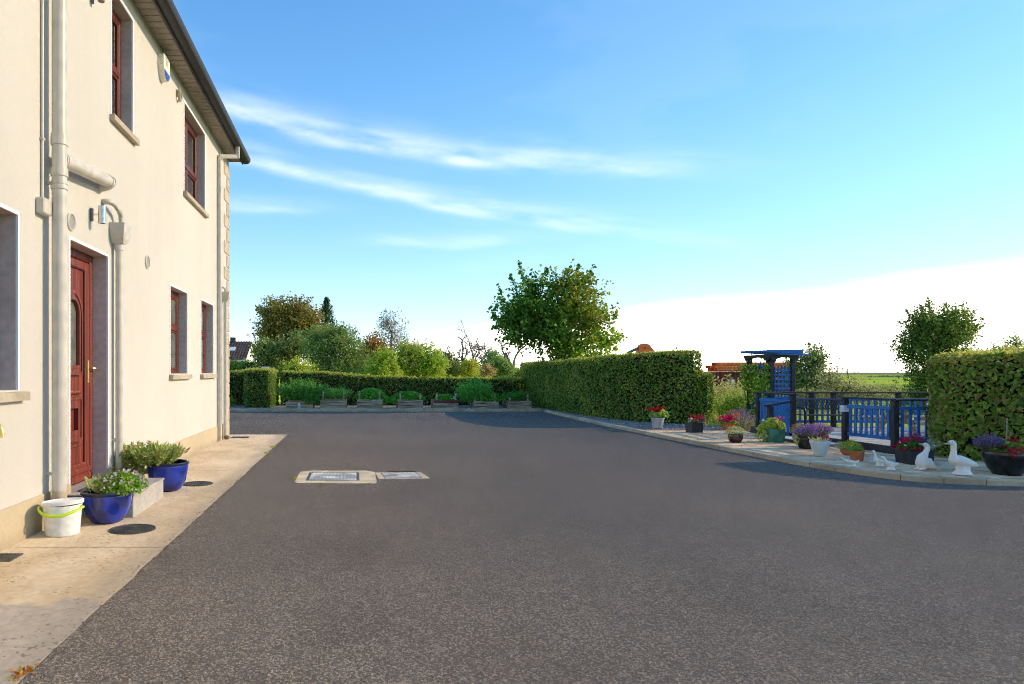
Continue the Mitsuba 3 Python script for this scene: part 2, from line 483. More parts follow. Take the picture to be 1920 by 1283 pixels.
mat('gravel_bed', mikit.proc(c_gravel), 0.85, lambda p, n, uv: 1 - voronoi(p.x * 42, p.y * 42)[0], 0.012, eps=3e-3)
mat('far_ground', c_speckle((0.05, 0.065, 0.025), (0.09, 0.10, 0.04), 0.02), 0.95)


def c_tiles(p, n, uv):
    return mix((0.060, 0.042, 0.034), (0.135, 0.095, 0.075), noise(p.x * 3.1, p.y * 1.5, p.z * 3.1)) * (0.75 + 0.5 * noise(p.x * 9, 0.0, p.z * 6))


mat('brown_tile', mikit.proc(c_tiles), 0.8)
VC = {'type': 'mesh_attribute', 'name': 'vertex_color'}
scene['m_leaf'] = {'type': 'principledthin', 'base_color': VC, 'roughness': 0.45, 'diff_trans': 1.0, 'eta': 1.4}
scene['m_petal'] = {'type': 'principledthin', 'base_color': VC, 'roughness': 0.7, 'diff_trans': 0.7, 'eta': 1.3}


def c_paver(a, b):
    def fn(p, n, uv):
        g = noise(p.x * 130, p.y * 130, p.z * 130)
        return mix(a, b, sstep(0.3, 0.7, fbm(p.x * 9, p.y * 9, 0.0, 3))) * (0.8 + 0.3 * g)
    return mikit.proc(fn)


PAVERS = ['paver_tan', 'paver_buff', 'paver_brown']
mat('paver_tan', c_paver((0.66, 0.44, 0.25), (0.76, 0.53, 0.32)), 0.85)
mat('paver_buff', c_paver((0.72, 0.52, 0.32), (0.82, 0.62, 0.41)), 0.85)
mat('paver_brown', c_paver((0.52, 0.34, 0.20), (0.64, 0.44, 0.27)), 0.85)
mat('paver_joint', c_speckle((0.055, 0.045, 0.035), (0.12, 0.10, 0.08), 20), 0.95)

# ------------------------------------------------------------------ the setting: ground, driveway, path, kerbs, patio
W = -2.376            # the house front
HOUSE_END = 13.03


def terrain_z(x, y):
    z = np.full_like(y, -0.03)
    far = np.clip((y - 172) / 430, 0, None)
    return z - 5.2 * np.minimum(far, 1) ** 0.8 - np.maximum(far - 1, 0) * 0.9


ys = np.concatenate([np.linspace(-120, 160, 36), np.linspace(166, 186, 8), np.linspace(195, 600, 14), np.geomspace(640, 4000, 12)])
xs = np.concatenate([-np.geomspace(3500, 40, 14), np.linspace(-30, 40, 15), np.geomspace(50, 3500, 16)])
gx, gy = np.meshgrid(xs, ys)
gv = np.stack([gx, gy, terrain_z(gx, gy)], -1).reshape(-1, 3)
nx = len(xs)
i, j = np.meshgrid(np.arange(len(ys) - 1), np.arange(nx - 1), indexing='ij')
gq = np.stack([i * nx + j, i * nx + j + 1, (i + 1) * nx + j + 1, (i + 1) * nx + j], -1).reshape(-1, 4)
gm = MB().add(gv, gq).mesh()
ground_piece('ground', gm, 'field_grass', 'bright green grass field reaching from the garden to the skyline', smooth=True)

kerb_pts = np.array([(5.70, 21.02), (5.60, 18.5), (5.54, 15.5), (5.55, 13.5), (5.57, 12.2), (5.62, 10.7), (5.66, 9.57), (5.70, 8.95), (5.79, 8.34),
                     (5.95, 7.82), (6.2, 7.52), (6.5, 7.37), (7.0, 7.27), (8.0, 7.2), (11.5, 7.15)])
for _ in range(3):
    kerb_pts = np.vstack([kerb_pts[:1], np.stack([kerb_pts[:-1] * .75 + kerb_pts[1:] * .25, kerb_pts[:-1] * .25 + kerb_pts[1:] * .75], 1).reshape(-1, 2), kerb_pts[-1:]])
kline = LineString(kerb_pts)
KT = 0.065
asphalt_poly = Polygon([(-16, 13.3), (-1.305, 13.3), (-1.30, 3), (-1.285, -9), (11.5, -9)] + [tuple(p) for p in kerb_pts[::-1]] + [(-16, 21.04)])
ground_piece('driveway', sheet(asphalt_poly, 0.0), 'asphalt', 'wide grey coarse asphalt driveway in front of the house')

# concrete path along the house, cast in bays with open joints
ground_piece('path', slab(sbox(-2.38, -9, -1.31, 13.27), -0.1, -0.006), 'iron', 'pale concrete path along the foot of the house wall')
bays = [-9, -3.2, 0.9, 4.74, 8.43, 11.2, 13.3]
for a, b in zip(bays[:-1], bays[1:]):
    wob = rng.normal(size=24) * 0.006
    yy = np.linspace(a + 0.006, b - 0.006, 24)
    poly = Polygon([(-2.385, a + 0.006)] + [(-1.303 + (w if 2 < k < 22 else 0), y) for k, (w, y) in enumerate(zip(wob, yy))] + [(-2.385, b - 0.006)])
    put('path', 'slab', slab(poly, -0.08, 0.003), 'concrete_path')
put('path', 'slab', slab(sbox(-9, 13.04, -2.39, 13.294), -0.08, 0.003), 'concrete_path')


def offset_pt(s, d):
    p, q = kline.interpolate(s), kline.interpolate(min(s + 0.02, kline.length))
    if s + 0.02 > kline.length:
        p, q = kline.interpolate(s - 0.02), kline.interpolate(s)
    t = np.array([q.x - p.x, q.y - p.y])
    t /= np.linalg.norm(t) + 1e-12
    nrm = np.array([-t[1], t[0]])       # left of the direction of travel: away from the driveway
    pt = kline.interpolate(s)
    return np.array([pt.x, pt.y]) + nrm * d


KW = 0.10
back_line = np.array([offset_pt(s, KW) for s in np.linspace(0, kline.length, 160)])
ground_piece('kerb', sheet(Polygon(np.vstack([np.array([offset_pt(s, 0.012) for s in np.linspace(0, kline.length, 160)]), back_line[::-1]])).buffer(0), KT - 0.012), 'paver_joint',
             'low concrete kerb between the driveway and the patio')
kerb_r = np.random.default_rng(3)


def kerbstone(pts0, pts1, h):
    """pts0, pts1: front and back points of matching length."""
    prof = []
    for (fx, fy), (bx, by) in zip(pts0, pts1):
        dx, dy = bx - fx, by - fy
        prof.append([(fx, fy, -0.1), (fx, fy, h - 0.014), (fx + dx * .04, fy + dy * .04, h - 0.005), (fx + dx * .12, fy + dy * .12, h), (fx + dx * .97, fy + dy * .97, h), (bx, by, -0.1)])
    v = np.array(prof).reshape(-1, 3)
    k, m = len(pts0), 6
    q = [[a * m + b, (a + 1) * m + b, (a + 1) * m + b + 1, a * m + b + 1] for a in range(k - 1) for b in range(m - 1)]
    f = [x for a, b, c, d in q for x in ([a, b, c], [a, c, d])]
    for o in (0, (k - 1) * m):
        f += [[o, o + b, o + b + 1] for b in range(1, m - 1)]
    return trimesh.Trimesh(v, f, process=False)


s = 0.0
while s < kline.length - 0.2:
    L = 0.90 if s < 10.6 else 0.37
    e = min(s + L, kline.length)
    ss = np.linspace(s + 0.004, e - 0.004, 3 if L < .5 else 4)
    j0 = kerb_r.normal() * 0.0025
    put('kerb', 'kerbstone', kerbstone([offset_pt(x, j0) for x in ss], [offset_pt(x, KW) for x in ss], KT + kerb_r.normal() * 0.002), 'kerb_concrete')
    s = e
# the kerb at the far end of the driveway
ground_piece('far_kerb', slab(sbox(-4.2, 21.07, 5.68, 21.15), -0.1, 0.07), 'kerb_concrete', 'low kerb across the far end of the driveway before the planter boxes')
for k in range(11):
    x0 = -4.2 + k * 0.9
    x1 = min(x0 + 0.892, 5.69)
    h = 0.085 + kerb_r.normal() * 0.004
    put('far_kerb', 'kerbstone', MB().box(x0, x1, 21.04 + kerb_r.normal() * .004, 21.16, -0.1, h, 0.012), 'kerb_concrete')
# gravel beds behind the kerbs
ground_piece('gravel_bed', sheet(Polygon([(-9, 21.15), (5.69, 21.15), (5.75, 25), (-9, 25)]), 0.05), 'gravel_bed', 'grey gravel strip behind the far kerb under the planter boxes')
side_bed = Polygon(np.vstack([[p for p in back_line if p[1] > 13.55], [(8.3, 13.55), (8.3, 15.9), (7.4, 25), (5.7, 25)]])).buffer(0)
ground_piece('gravel_bed', sheet(side_bed, 0.052), 'gravel_bed', 'grey gravel strip along the foot of the long clipped hedge')
gr = np.random.default_rng(5)


def pebbles(mb, n, polys, z, smin, smax, palette):
    P = []
    while len(P) < n:
        poly = polys[gr.integers(len(polys))]
        x0, y0, x1, y1 = poly.bounds
        q = gr.uniform((x0, y0), (x1, y1))
        if poly.contains(Point(q)):
            P.append(q)
    P = np.array(P)
    base = np.array([[1, 0, 0], [-.5, .87, 0], [-.5, -.87, 0], [.1, .1, .7], [.25, -.3, -.35]])
    F = np.array([[0, 1, 3], [1, 2, 3], [2, 0, 3], [1, 0, 4], [2, 1, 4], [0, 2, 4]])
    ang, sc = gr.uniform(0, 6.3, n), gr.uniform(smin, smax, n)
    c, s_ = np.cos(ang), np.sin(ang)
    v = base[None] * sc[:, None, None] * gr.uniform(.7, 1.3, (n, 1, 3))
    vx, vy = v[..., 0] * c[:, None] - v[..., 1] * s_[:, None], v[..., 0] * s_[:, None] + v[..., 1] * c[:, None]
    V = np.stack([vx + P[:, :1], vy + P[:, 1:], v[..., 2] + z + sc[:, None] * 0.2], -1).reshape(-1, 3)
    mb.add(V, (F[None] + np.arange(n)[:, None, None] * 5).reshape(-1, 3), np.repeat(pick(palette, n, gr), 5, 0))


scene['m_pebble'] = {'type': 'twosided', 'nested': {'type': 'principled', 'base_color': VC, 'roughness': 0.8, 'specular': 0.25}}
pb = MB()
pebbles(pb, 5200, [side_bed], 0.055, 0.008, 0.02, [((.38, .37, .37), 3), ((.22, .215, .22), 2), ((.5, .49, .48), 1)])
pebbles(pb, 3000, [sbox(-4.4, 21.2, 5.7, 22.2)], 0.052, 0.01, 0.022, [((.34, .33, .33), 3), ((.2, .2, .2), 2), ((.5, .49, .48), 1)])
pebbles(pb, 900, [sbox(-1.345, 2.2, -1.255, 13.3)], 0.002, 0.003, 0.008, [((.2, .18, .16), 3), ((.35, .32, .28), 1), ((.08, .075, .07), 2)])
put(None, 'gravel', pb, 'pebble')
labels['gravel'] = {'label': 'loose grey gravel chippings in the strips behind the kerbs and along the path edge', 'category': 'gravel', 'kind': 'stuff'}

# patio of small rectangular pavers
back_poly = Polygon(np.vstack([back_line[np.where(back_line[:, 1] < 13.6)[0]], [(11.5, 9.62), (7.5, 9.62), (7.5, 13.6)]])).buffer(0)
ground_piece('patio', sheet(back_poly, KT - 0.011), 'paver_joint', 'paved patio of small tan block pavers between the kerb and the deck')
pav = []
inner = back_poly.buffer(-0.004)
row, y = 0, 7.0
pr = np.random.default_rng(11)
while y < 13.7:
    x = 5.4 + (row % 2) * 0.11
    while x < 8.6:
        q = sbox(x + .005, y + .006, x + .215, y + .139).intersection(inner)
        if q.area > 0.004 and q.geom_type == 'Polygon':
            pav.append((q, KT + pr.normal() * 0.0018))
        x += 0.22
    y += 0.145
    row += 1
pav.sort(key=lambda t: t[0].centroid.y + 0.3 * t[0].centroid.x)


def paver_mesh(q, z):
    full = abs(q.area - .210 * .133) < 1e-5
    if full:
        x0, y0, x1, y1 = q.bounds
        tilt = pr.normal(size=2) * 0.006
        v, f = cbox(x0, x1, y0, y1, KT - .05, z, 0.005)
        v = v.copy()
        v[:, 2] += (v[:, 0] - (x0 + x1) / 2) * tilt[0] + (v[:, 1] - (y0 + y1) / 2) * tilt[1]
        return trimesh.Trimesh(v, f, process=False)
    return slab(q, KT - .05, z)


for q, z in pav[:298]:
    put('patio', 'paver', paver_mesh(q, z), PAVERS[pr.integers(3)])
rest = MB()
for q, z in pav[298:]:
    rest.addm(paver_mesh(q, z))
if rest.n:
    put('patio', 'paver', rest, 'paver_tan', kind='stuff', label='the far pavers of the patio')

# ------------------------------------------------------------------ the house
H = thing('house', 'cream rendered two-storey house with dark gutter along the left side', 'house')
openings = {'door': (5.77, 6.66, 0.16, 2.31), 'near': (3.45, 4.88, 1.075, 2.31), 'lowa': (8.90, 9.81, 1.18, 2.315), 'lowb': (10.68, 11.60, 1.18, 2.315),
            'up1': (6.76, 7.40, 3.715, 4.955), 'up2': (9.63, 10.945, 3.72, 4.955)}
wall = sbox(-7, 0.27, HOUSE_END, 5.3)
for (a, b, c, d) in openings.values():
    wall = wall.difference(sbox(a, c, b, d))
wm = extrude(wall, 0.30)
wm.apply_translation([0, 0, -0.30])
front = facing(wm, W)
shell = MB().addm(front)
shell.box(-10.6, W - 0.3, HOUSE_END - 0.3, HOUSE_END - 0.001, 0, 5.3)
shell.box(-10.6, W - 0.3, -7, -6.7, 0, 5.3)
shell.box(-10.6, -10.3, -6.7, HOUSE_END - 0.3, 0, 5.3)
gable = Polygon([(-10.6, 5.3), (W, 5.3), ((W - 10.6) / 2, 8.4)])
for y0 in (HOUSE_END - 0.3, -7):
    g = extrude(gable, 0.3)
    v = g.vertices
    shell.add(np.stack([v[:, 0], y0 + v[:, 2], v[:, 1]], 1), g.faces)
put(H, 'wall', shell, 'house_render')
pm = sbox(-7, -0.05, HOUSE_END, 0.275).difference(sbox(5.77, 0.16, 6.66, 0.4)).difference(sbox(5.66, -0.1, 6.62, 0.19))
pl = extrude(pm, 0.30)
pl.apply_translation([0, 0, -0.288])
put(H, 'plinth', facing(pl, W), 'plinth_paint', label='darker beige painted plinth along the foot of the wall')
put(H, 'floor', MB().box(-10.3, W - 0.31, -6.7, HOUSE_END - 0.31, 0.05, 0.17).box(-10.3, W - 0.31, -6.7, HOUSE_END - 0.31, 2.62, 2.85), 'room_dark')
# interior partitions keep the rooms dark
put(H, 'partition', MB().box(-5.6, -5.5, -6.7, HOUSE_END - 0.31, 0.18, 2.61).box(-5.6, -5.5, -6.7, HOUSE_END - 0.31, 2.86, 5.28).box(-5.4, W - 0.31, 8.2, 8.3, 0.18, 2.61)
    .box(-5.4, W - 0.31, 8.8, 8.9, 2.86, 5.28).box(-10.3, W - 0.31, -6.7, HOUSE_END - 0.31, 5.22, 5.29), 'room_dark')

# quoins at the far corner
z, k = 0.29, 0
while z < 5.0:
    L = 0.49 if k % 2 else 0.25
    h = min(0.215, 5.05 - z)
    put(H, 'quoin', MB().box(W - 0.02, W + 0.014, HOUSE_END - L, HOUSE_END + 0.013, z, z + h, 0.008).box(W - (0.74 - L), W - 0.021, HOUSE_END - 0.02, HOUSE_END + 0.0128, z, z + h, 0.008), 'stone_trim')
    z += 0.2375
    k += 1

# eaves: soffit boards, fascia, gutter, roof
SO, SZ = -2.154, 5.16
put(H, 'soffit_backing', MB().box(W - 0.02, SO, -7, HOUSE_END + 0.05, SZ + 0.012, SZ + 0.03), 'black_gutter')
yb, nb = HOUSE_END + 0.05, 0
boards = MB()
while yb > -6.9:
    w = 0.138
    v = MB().box(W + 0.002, SO - 0.012, yb - w + 0.013, yb, SZ + 0.0015 * math.sin(nb * 7.3), SZ + 0.011, 0.003)
    if yb > 0.2:
        put(H, 'soffit_board', v, 'soffit_board')
    else:
        boards.addm(v.mesh())
    yb -= w
    nb += 1
put(H, 'soffit_board', boards, 'soffit_board', kind='stuff', label='the soffit boards nearest the camera')
put(H, 'soffit_trim', MB().box(SO - 0.012, SO, -7, HOUSE_END + 0.06, SZ - 0.006, SZ + 0.02, 0.002), 'brown_metal')
put(H, 'fascia', MB().box(-2.135, -2.118, -7, HOUSE_END + 0.09, 5.12, 5.30), 'black_gutter')
gp = [(-2.117, 5.147), (-2.06, 5.147), (-2.035, 5.151), (-2.008, 5.168), (-1.99, 5.196), (-1.986, 5.240), (-1.990, 5.240), (-1.997, 5.2), (-2.012, 5.176), (-2.037, 5.158), (-2.06, 5.154), (-2.117, 5.154)]
gm = extrude(Polygon(gp), HOUSE_END + 0.13 + 7)
v = gm.vertices
gut = MB().add(np.stack([v[:, 0], v[:, 2] - 7, v[:, 1]], 1), gm.faces)
gm2 = extrude(Polygon(gp[:6] + [(-2.117, 5.232)]), 0.006)
v = gm2.vertices
gut.add(np.stack([v[:, 0], v[:, 2] + HOUSE_END + 0.13, v[:, 1]], 1), gm2.faces)
put(H, 'gutter', gut, 'black_gutter')
rf = MB()
ridge = ((W - 10.6) / 2, 5.25 + (-2.03 - (W - 10.6) / 2) * math.tan(math.radians(37)))
for s in (1, -1):
    e0 = (-2.055, 5.232) if s == 1 else (-10.95, 5.245)
    for c in range(16):
        t0, t1 = c / 16, (c + 1.12) / 16
        a = np.array(e0) * (1 - t0) + np.array(ridge) * t0
        b = np.array(e0) * (1 - t1) + np.array(ridge) * t1
        q = [(a[0], a[1]), (a[0], a[1] + 0.028), (b[0], b[1] + 0.016), (b[0], b[1])]
        V = np.array([(x, yy, zz) for yy in (-7.1, HOUSE_END + 0.1) for x, zz in q])
        F = [[0, 1, 2, 3], [4, 7, 6, 5], [0, 4, 5, 1], [1, 5, 6, 2], [2, 6, 7, 3], [3, 7, 4, 0]]
        rf.add(V, F)
put(H, 'roof', rf, 'roof_slate')


def reveal(key, y0, y1, z0, z1):
    put(key, 'reveal', MB().box(W - .29, W - .0125, y0 - .001, y0 + .0015, z0, z1).box(W - .29, W - .0125, y1 - .0015, y1 + .001, z0, z1).box(W - .29, W - .0125, y0 + .0016, y1 - .0016, z1 - .0015, z1 + .001), 'reveal_shade_tone')  # thin lining over the wall thickness, carrying the taupe shade tone


def window(kind, opening, frosted, sill_out=0.055, transom=None, deep=0.12):
    y0, y1, z0, z1 = opening
    Wn = f'{H}__window' if f'{H}__window' not in used else fresh(f'{H}__window')
    used.add(Wn)
    X = W - deep
    fr = MB()
    t = 0.055
    fr.box(X - 0.06, X, y0 + 0.002, y0 + t, z0, z1 - 0.002, 0.008).box(X - 0.06, X, y1 - t, y1 - 0.002, z0, z1 - 0.002, 0.008)
    fr.box(X - 0.059, X - 0.002, y0 + t, y1 - t, z0, z0 + t, 0.008).box(X - 0.059, X - 0.002, y0 + t, y1 - t, z1 - t - 0.03, z1 - 0.002, 0.008)
    zm = z0 + (z1 - z0) * (transom or 0.6)
    fr.box(X - 0.058, X + 0.004, y0 + t, y1 - t, zm - 0.035, zm + 0.035, 0.01)
    lo, hi = (z0 + t, zm - 0.035), (zm + 0.035, z1 - t - 0.03)
    mull = [y0 + t, y1 - t] if (y1 - y0) < 1.0 else [y0 + t, (y0 + y1) / 2 - 0.03, (y0 + y1) / 2 + 0.03, y1 - t]
    if len(mull) == 4:
        fr.box(X - 0.0575, X + 0.003, mull[1], mull[2], z0 + t, zm - 0.036, 0.008).box(X - 0.0575, X + 0.003, mull[1], mull[2], zm + 0.036, z1 - t - 0.03, 0.008)
    bead = MB()
    panes = []
    for (a, b) in zip(mull[::2], mull[1::2]):
        for (c, d) in (lo, hi):
            for (p, q, r, s_) in ((a, a + .028, c, d), (b - .028, b, c, d), (a + .028, b - .028, c, c + .028), (a + .028, b - .028, d - .028, d)):
                bead.box(X - 0.045, X - 0.008, p, q, r, s_, 0.006)
            panes.append((a + .026, b - .026, c + .026, d - .026))
    put(Wn, 'frame', fr, 'dark_mahogany')
    put(Wn, 'glazing_bead', bead, 'dark_mahogany')
    for (a, b, c, d) in panes:
        if frosted:
            put(Wn, 'pane', MB().box(X - 0.034, X - 0.026, a, b, c, d), 'frosted_pane')
        else:
            put(Wn, 'pane', MB().add([(X - 0.03, a, c), (X - 0.03, b, c), (X - 0.03, b, d), (X - 0.03, a, d)], [[0, 1, 2, 3]]), 'pane_glass')
    if not frosted:
        cu = MB()
        for (ya, yb) in ((y0 - 0.05, y0 + (y1 - y0) * .2), (y1 - (y1 - y0) * .2, y1 + 0.05)):
            n = 18
            yy = np.linspace(ya, yb, n)
            xx = W - 0.36 + 0.018 * np.sin(np.arange(n) * 1.7)
            V = np.concatenate([np.stack([xx, yy, np.full(n, z0 - .1)], 1), np.stack([xx, yy, np.full(n, z1 - 0.02)], 1)])
            cu.add(V, [[a, a + 1, n + a + 1, n + a] for a in range(n - 1)])
        put(Wn, 'curtain', cu, 'curtain', smooth=True)
    reveal(Wn, y0, y1, z0, z1)
    s0, s1 = y0 - 0.055, y1 + 0.075
    sl = extrude(Polygon([(W - deep - 0.05, z0 - 0.004), (W - deep - 0.05, z0 - 0.075), (W + sill_out, z0 - 0.075), (W + sill_out, z0 - 0.022), (W + sill_out - 0.006, z0 - 0.014)]), s1 - s0)
    v = sl.vertices.copy()
    sill = MB()
    # the horns run past the opening only in front of the wall
    V = np.stack([v[:, 0], np.where((v[:, 0] < W - 0.01), np.clip(v[:, 2] + s0, y0 + 0.001, y1 - 0.001), v[:, 2] + s0), v[:, 1]], 1)
    sill.add(V, sl.faces)
    sill.box(W + 0.0005, W + sill_out - 0.0005, s0 - 0.001, y0, z0 - 0.0755, z0 - 0.0145, 0.004).box(W + 0.0005, W + sill_out - 0.0005, y1, s1 + 0.001, z0 - 0.0755, z0 - 0.0145, 0.004)
    put(Wn, 'sill', sill, 'stone_trim')
    b = 0.022
    put(Wn, 'edge_bead', MB().box(W - 0.012, W + 0.004, y0 - b, y0 + 0.003, z0, z1 + b).box(W - 0.012, W + 0.004, y1 - 0.003, y1 + b, z0, z1 + b).box(W - 0.0115, W + 0.0035, y0 + 0.003, y1 - 0.003, z1 - 0.003, z1 + b), 'white_trim')
    return Wn


for nm, fr in (('near', False), ('lowa', True), ('lowb', True), ('up1', False), ('up2', False)):
    wn = window(nm, openings[nm], fr, transom={'lowa': .55, 'lowb': .55, 'up1': .5, 'up2': .42}.get(nm))
    labels[wn] = {'label': {'near': 'ground floor window cut by the left edge of the photo', 'lowa': 'nearer of the two narrow ground floor windows', 'lowb': 'farther of the two narrow ground floor windows, beside the corner pipes',
                            'up1': 'upstairs window nearer the camera', 'up2': 'upstairs window nearer the house corner'}[nm]}

# door
Dn = f'{H}__door'
used.add(Dn)
labels[Dn] = {'label': 'reddish brown panelled back door with arched frosted pane and brass handle'}
y0, y1, z0, z1 = openings['door']
X = W - 0.14
zb = 0.195
reveal(Dn, y0, y1, z0, z1)
fr = MB().box(X - 0.07, X, y0 + .002, y0 + .07, zb, z1 - .002, .01).box(X - 0.07, X, y1 - .07, y1 - .002, zb, z1 - .002, .01).box(X - 0.069, X - .001, y0 + .07, y1 - .07, z1 - .075, z1 - .002, .01)
fr.box(X - 0.075, X + 0.012, y0 + .07, y1 - .07, zb, zb + .07, .012)
fr.box(X - 0.08, X + 0.002, y0 + .001, y1 - .001, 0.161, zb - .002)
put(Dn, 'frame', fr, 'mahogany')
ly0, ly1, lz0, lz1 = y0 + .075, y1 - .075, zb + .075, z1 - .08
lf = MB().box(X - .06, X - .035, ly0, ly1, lz0, lz1)
lf.box(X - .034, X - .008, ly0, ly0 + .085, lz0, lz1, .012).box(X - .034, X - .008, ly1 - .085, ly1, lz0, lz1, .012)
lf.box(X - .034, X - .009, ly0 + .085, ly1 - .085, lz1 - .085, lz1, .012).box(X - .034, X - .0085, ly0 + .085, ly1 - .085, lz0, lz0 + .09, .012)
lf.box(X - .034, X + .016, ly0 + .01, ly1 - .01, lz0 - .004, lz0 + .05, .016)
put(Dn, 'leaf', lf, 'mahogany')
yc = 6.185


def ring_poly(hw, zt, zb_):
    zc = zt - hw
    th = np.linspace(0, math.pi, 20)
    return Polygon([(yc + hw * math.cos(t), zc + hw * math.sin(t)) for t in th] + [(yc - hw, zb_), (yc + hw, zb_)])


mo = MB()
for (o, i_, out) in (((.215, 1.935, 1.175), (.185, 1.905, 1.205), -.014), ((.185, 1.905, 1.205), (.155, 1.875, 1.235), -.022), ((.155, 1.875, 1.235), (.128, 1.85, 1.262), -.013)):
    g = extrude(ring_poly(*o).difference(ring_poly(*i_)), 0.035 + out + .02)
    g.apply_translation([0, 0, -0.036])
    mo.addm(facing(g, X))
put(Dn, 'arch_moulding', mo, 'mahogany')
g = extrude(ring_poly(.13, 1.852, 1.26), .006)
g.apply_translation([0, 0, -.033])
put(Dn, 'pane', facing(g, X), 'frosted_pane', label='arched frosted glass pane')
pn = MB()
for (o, i_, out) in ((.20, .175, -.012), (.175, .15, -.024), (.15, .10, -.014)):
    g = extrude(sbox(yc - o, .775 - o, yc + o, .775 + o).difference(sbox(yc - i_, .775 - i_, yc + i_, .775 + i_)), .035 + out + .02)
    g.apply_translation([0, 0, -.036])
    pn.addm(facing(g, X))
pn.box(X - .034, X - .006, yc - .21, yc + .21, 1.00, 1.03, .008).box(X - .034, X - .006, yc - .21, yc + .21, .52, .548, .008)
put(Dn, 'square_moulding', pn, 'mahogany')
put(Dn, 'handle', MB().box(X - .009, X + .006, ly1 - .062, ly1 - .026, 1.095, 1.315, .006).tube([(X + .005, ly1 - .044, 1.235), (X + .045, ly1 - .044, 1.235), (X + .052, ly1 - .03, 1.235), (X + .052, ly1 + .07, 1.232)], .009, 10)
    .tube([(X + .004, ly1 - .044, 1.14), (X + .014, ly1 - .044, 1.14)], .009, 10), 'brass', label='brass lever handle on long plate')
b = .022
put(Dn, 'edge_bead', MB().box(W - .012, W + .004, y0 - b, y0 + .003, .276, z1 + b).box(W - .012, W + .004, y1 - .003, y1 + b, .276, z1 + b).box(W - .0115, W + .0035, y0 + .003, y1 - .003, z1 - .003, z1 + b), 'white_trim')

# step and mat
st = thing('doorstep', 'grey tiled block step below the reddish brown door', 'step')
put(st, 'block', MB().box(W - .10, -1.825, 5.70, 6.595, .0, .178, .004), 'step_tile')
put(st, 'tread', MB().box(W - .135, -1.815, 5.69, 6.605, .1785, .193, .004), 'step_tile')
mt = MB()
for k in range(14):
    mt.box(-2.33 + k * .024, -2.318 + k * .024, 5.83, 6.38, .1935, .207)
for k in range(5):
    mt.box(-2.33, -2.004, 5.83 + k * .134, 5.845 + k * .134, .1935, .2035)
single('doormat', mt, 'iron', 'dark slatted rubber doormat on the grey step', 'doormat')


def pipe_run(key, name, pts, r, bsdf='pvc_cream', sides=18, rings=()):
    m = MB().tube(pts, r, sides)
    put(key, name, m, bsdf, smooth=40)


# soil pipe with branch
sp = thing('soil_pipe', 'thick cream vertical drainpipe with side branch left of the door', 'drainpipe')
SX, SY = -2.276, 5.335
put(sp, 'pipe', MB().tube([(SX, SY, .0), (SX, SY, .29)], .056, 24), 'plinth_paint', smooth=40, label='beige painted foot of the pipe')
put(sp, 'pipe', MB().tube([(SX, SY, .29), (SX, SY, 5.9)], .055, 28), 'pvc_cream', smooth=40)
for (a, b_) in ((2.70, 2.77), (2.94, 3.03), (2.60, 2.63)):
    put(sp, 'collar', MB().lathe([(.056, a), (.063, a + .004), (.064, (a + b_) / 2), (.063, b_ - .004), (.056, b_)], (SX, SY, 0), 28), 'pvc_cream', smooth=40)
put(sp, 'branch', MB().tube([(SX, SY + .03, 2.845), (SX, SY + .16, 2.86), (SX, 6.38, 2.955)], .055, 24).tube([(SX, SY + .05, 2.849), (SX, SY + .16, 2.861)], .0605, 24), 'pvc_cream', smooth=40)
put(sp, 'branch_elbow', MB().tube([(SX, 6.36, 2.953), (SX, 6.415, 2.957), (SX - .03, 6.45, 2.95), (W - .01, 6.455, 2.93)], [.061, .061, .058, .056], 24), 'pvc_cream', smooth=40)
put(sp, 'bracket', MB().lathe([(.0555, .405), (.0595, .407), (.0595, .432), (.0555, .434)], (SX, SY, 0), 28).box(W, SX - .05, SY - .012, SY + .012, .408, .43), 'pvc_cream', smooth=40)
put(sp, 'bracket', MB().lathe([(.0555, 2.64), (.0595, 2.642), (.0595, 2.667), (.0555, 2.669)], (SX, SY, 0), 28).box(W, SX - .05, SY - .012, SY + .012, 2.643, 2.665), 'pvc_cream', smooth=40)

cd = thing('cable_conduit', 'thin cream conduit with small junction box beside the thick drainpipe', 'conduit')
put(cd, 'conduit', MB().tube([(W + .014, 5.235, 2.50), (W + .014, 5.235, 5.16)], .011, 10), 'pvc_cream', smooth=40)
for zz in (2.95, 4.15):
    put(cd, 'clip', MB().box(W, W + .03, 5.215, 5.255, zz, zz + .022, .004), 'pvc_cream')
put(cd, 'junction_box', MB().box(W, W + .065, 5.15, 5.29, 2.385, 2.505, .008), 'pvc_cream')

# rainwater pipe with hopper beside the door
hp = thing('hopper_downpipe', 'cream round drainpipe with hopper head right of the door', 'drainpipe')
HX, HY = -2.316, 6.80
hv = []
for (x0, x1, ya, yb_, zz) in ((W + .002, -2.262, HY - .04, HY + .04, 2.455), (W + .002, -2.245, HY - .085, HY + .085, 2.50), (W + .002, -2.232, HY - .11, HY + .11, 2.56), (W + .002, -2.225, HY - .115, HY + .115, 2.645)):
    hv += [(x0, ya, zz), (x1, ya, zz), (x1, yb_, zz), (x0, yb_, zz)]
HF = [[a * 4 + b_, a * 4 + (b_ + 1) % 4, a * 4 + 4 + (b_ + 1) % 4, a * 4 + 4 + b_] for a in range(3) for b_ in range(4)] + [[3, 2, 1, 0]]
hin = np.array(hv[4:])
hin[:, 0] = np.where(hin[:, 0] > W + .05, hin[:, 0] - .006, hin[:, 0] + .004)
hin[:, 1] = np.where(hin[:, 1] > HY, hin[:, 1] - .006, hin[:, 1] + .006)
put(hp, 'hopper', MB().add(hv, HF).add(hin, [[a * 4 + b_, a * 4 + (b_ + 1) % 4, a * 4 + 4 + (b_ + 1) % 4, a * 4 + 4 + b_] for a in range(2) for b_ in range(4)] + [[0, 1, 2, 3]]), 'pvc_cream')
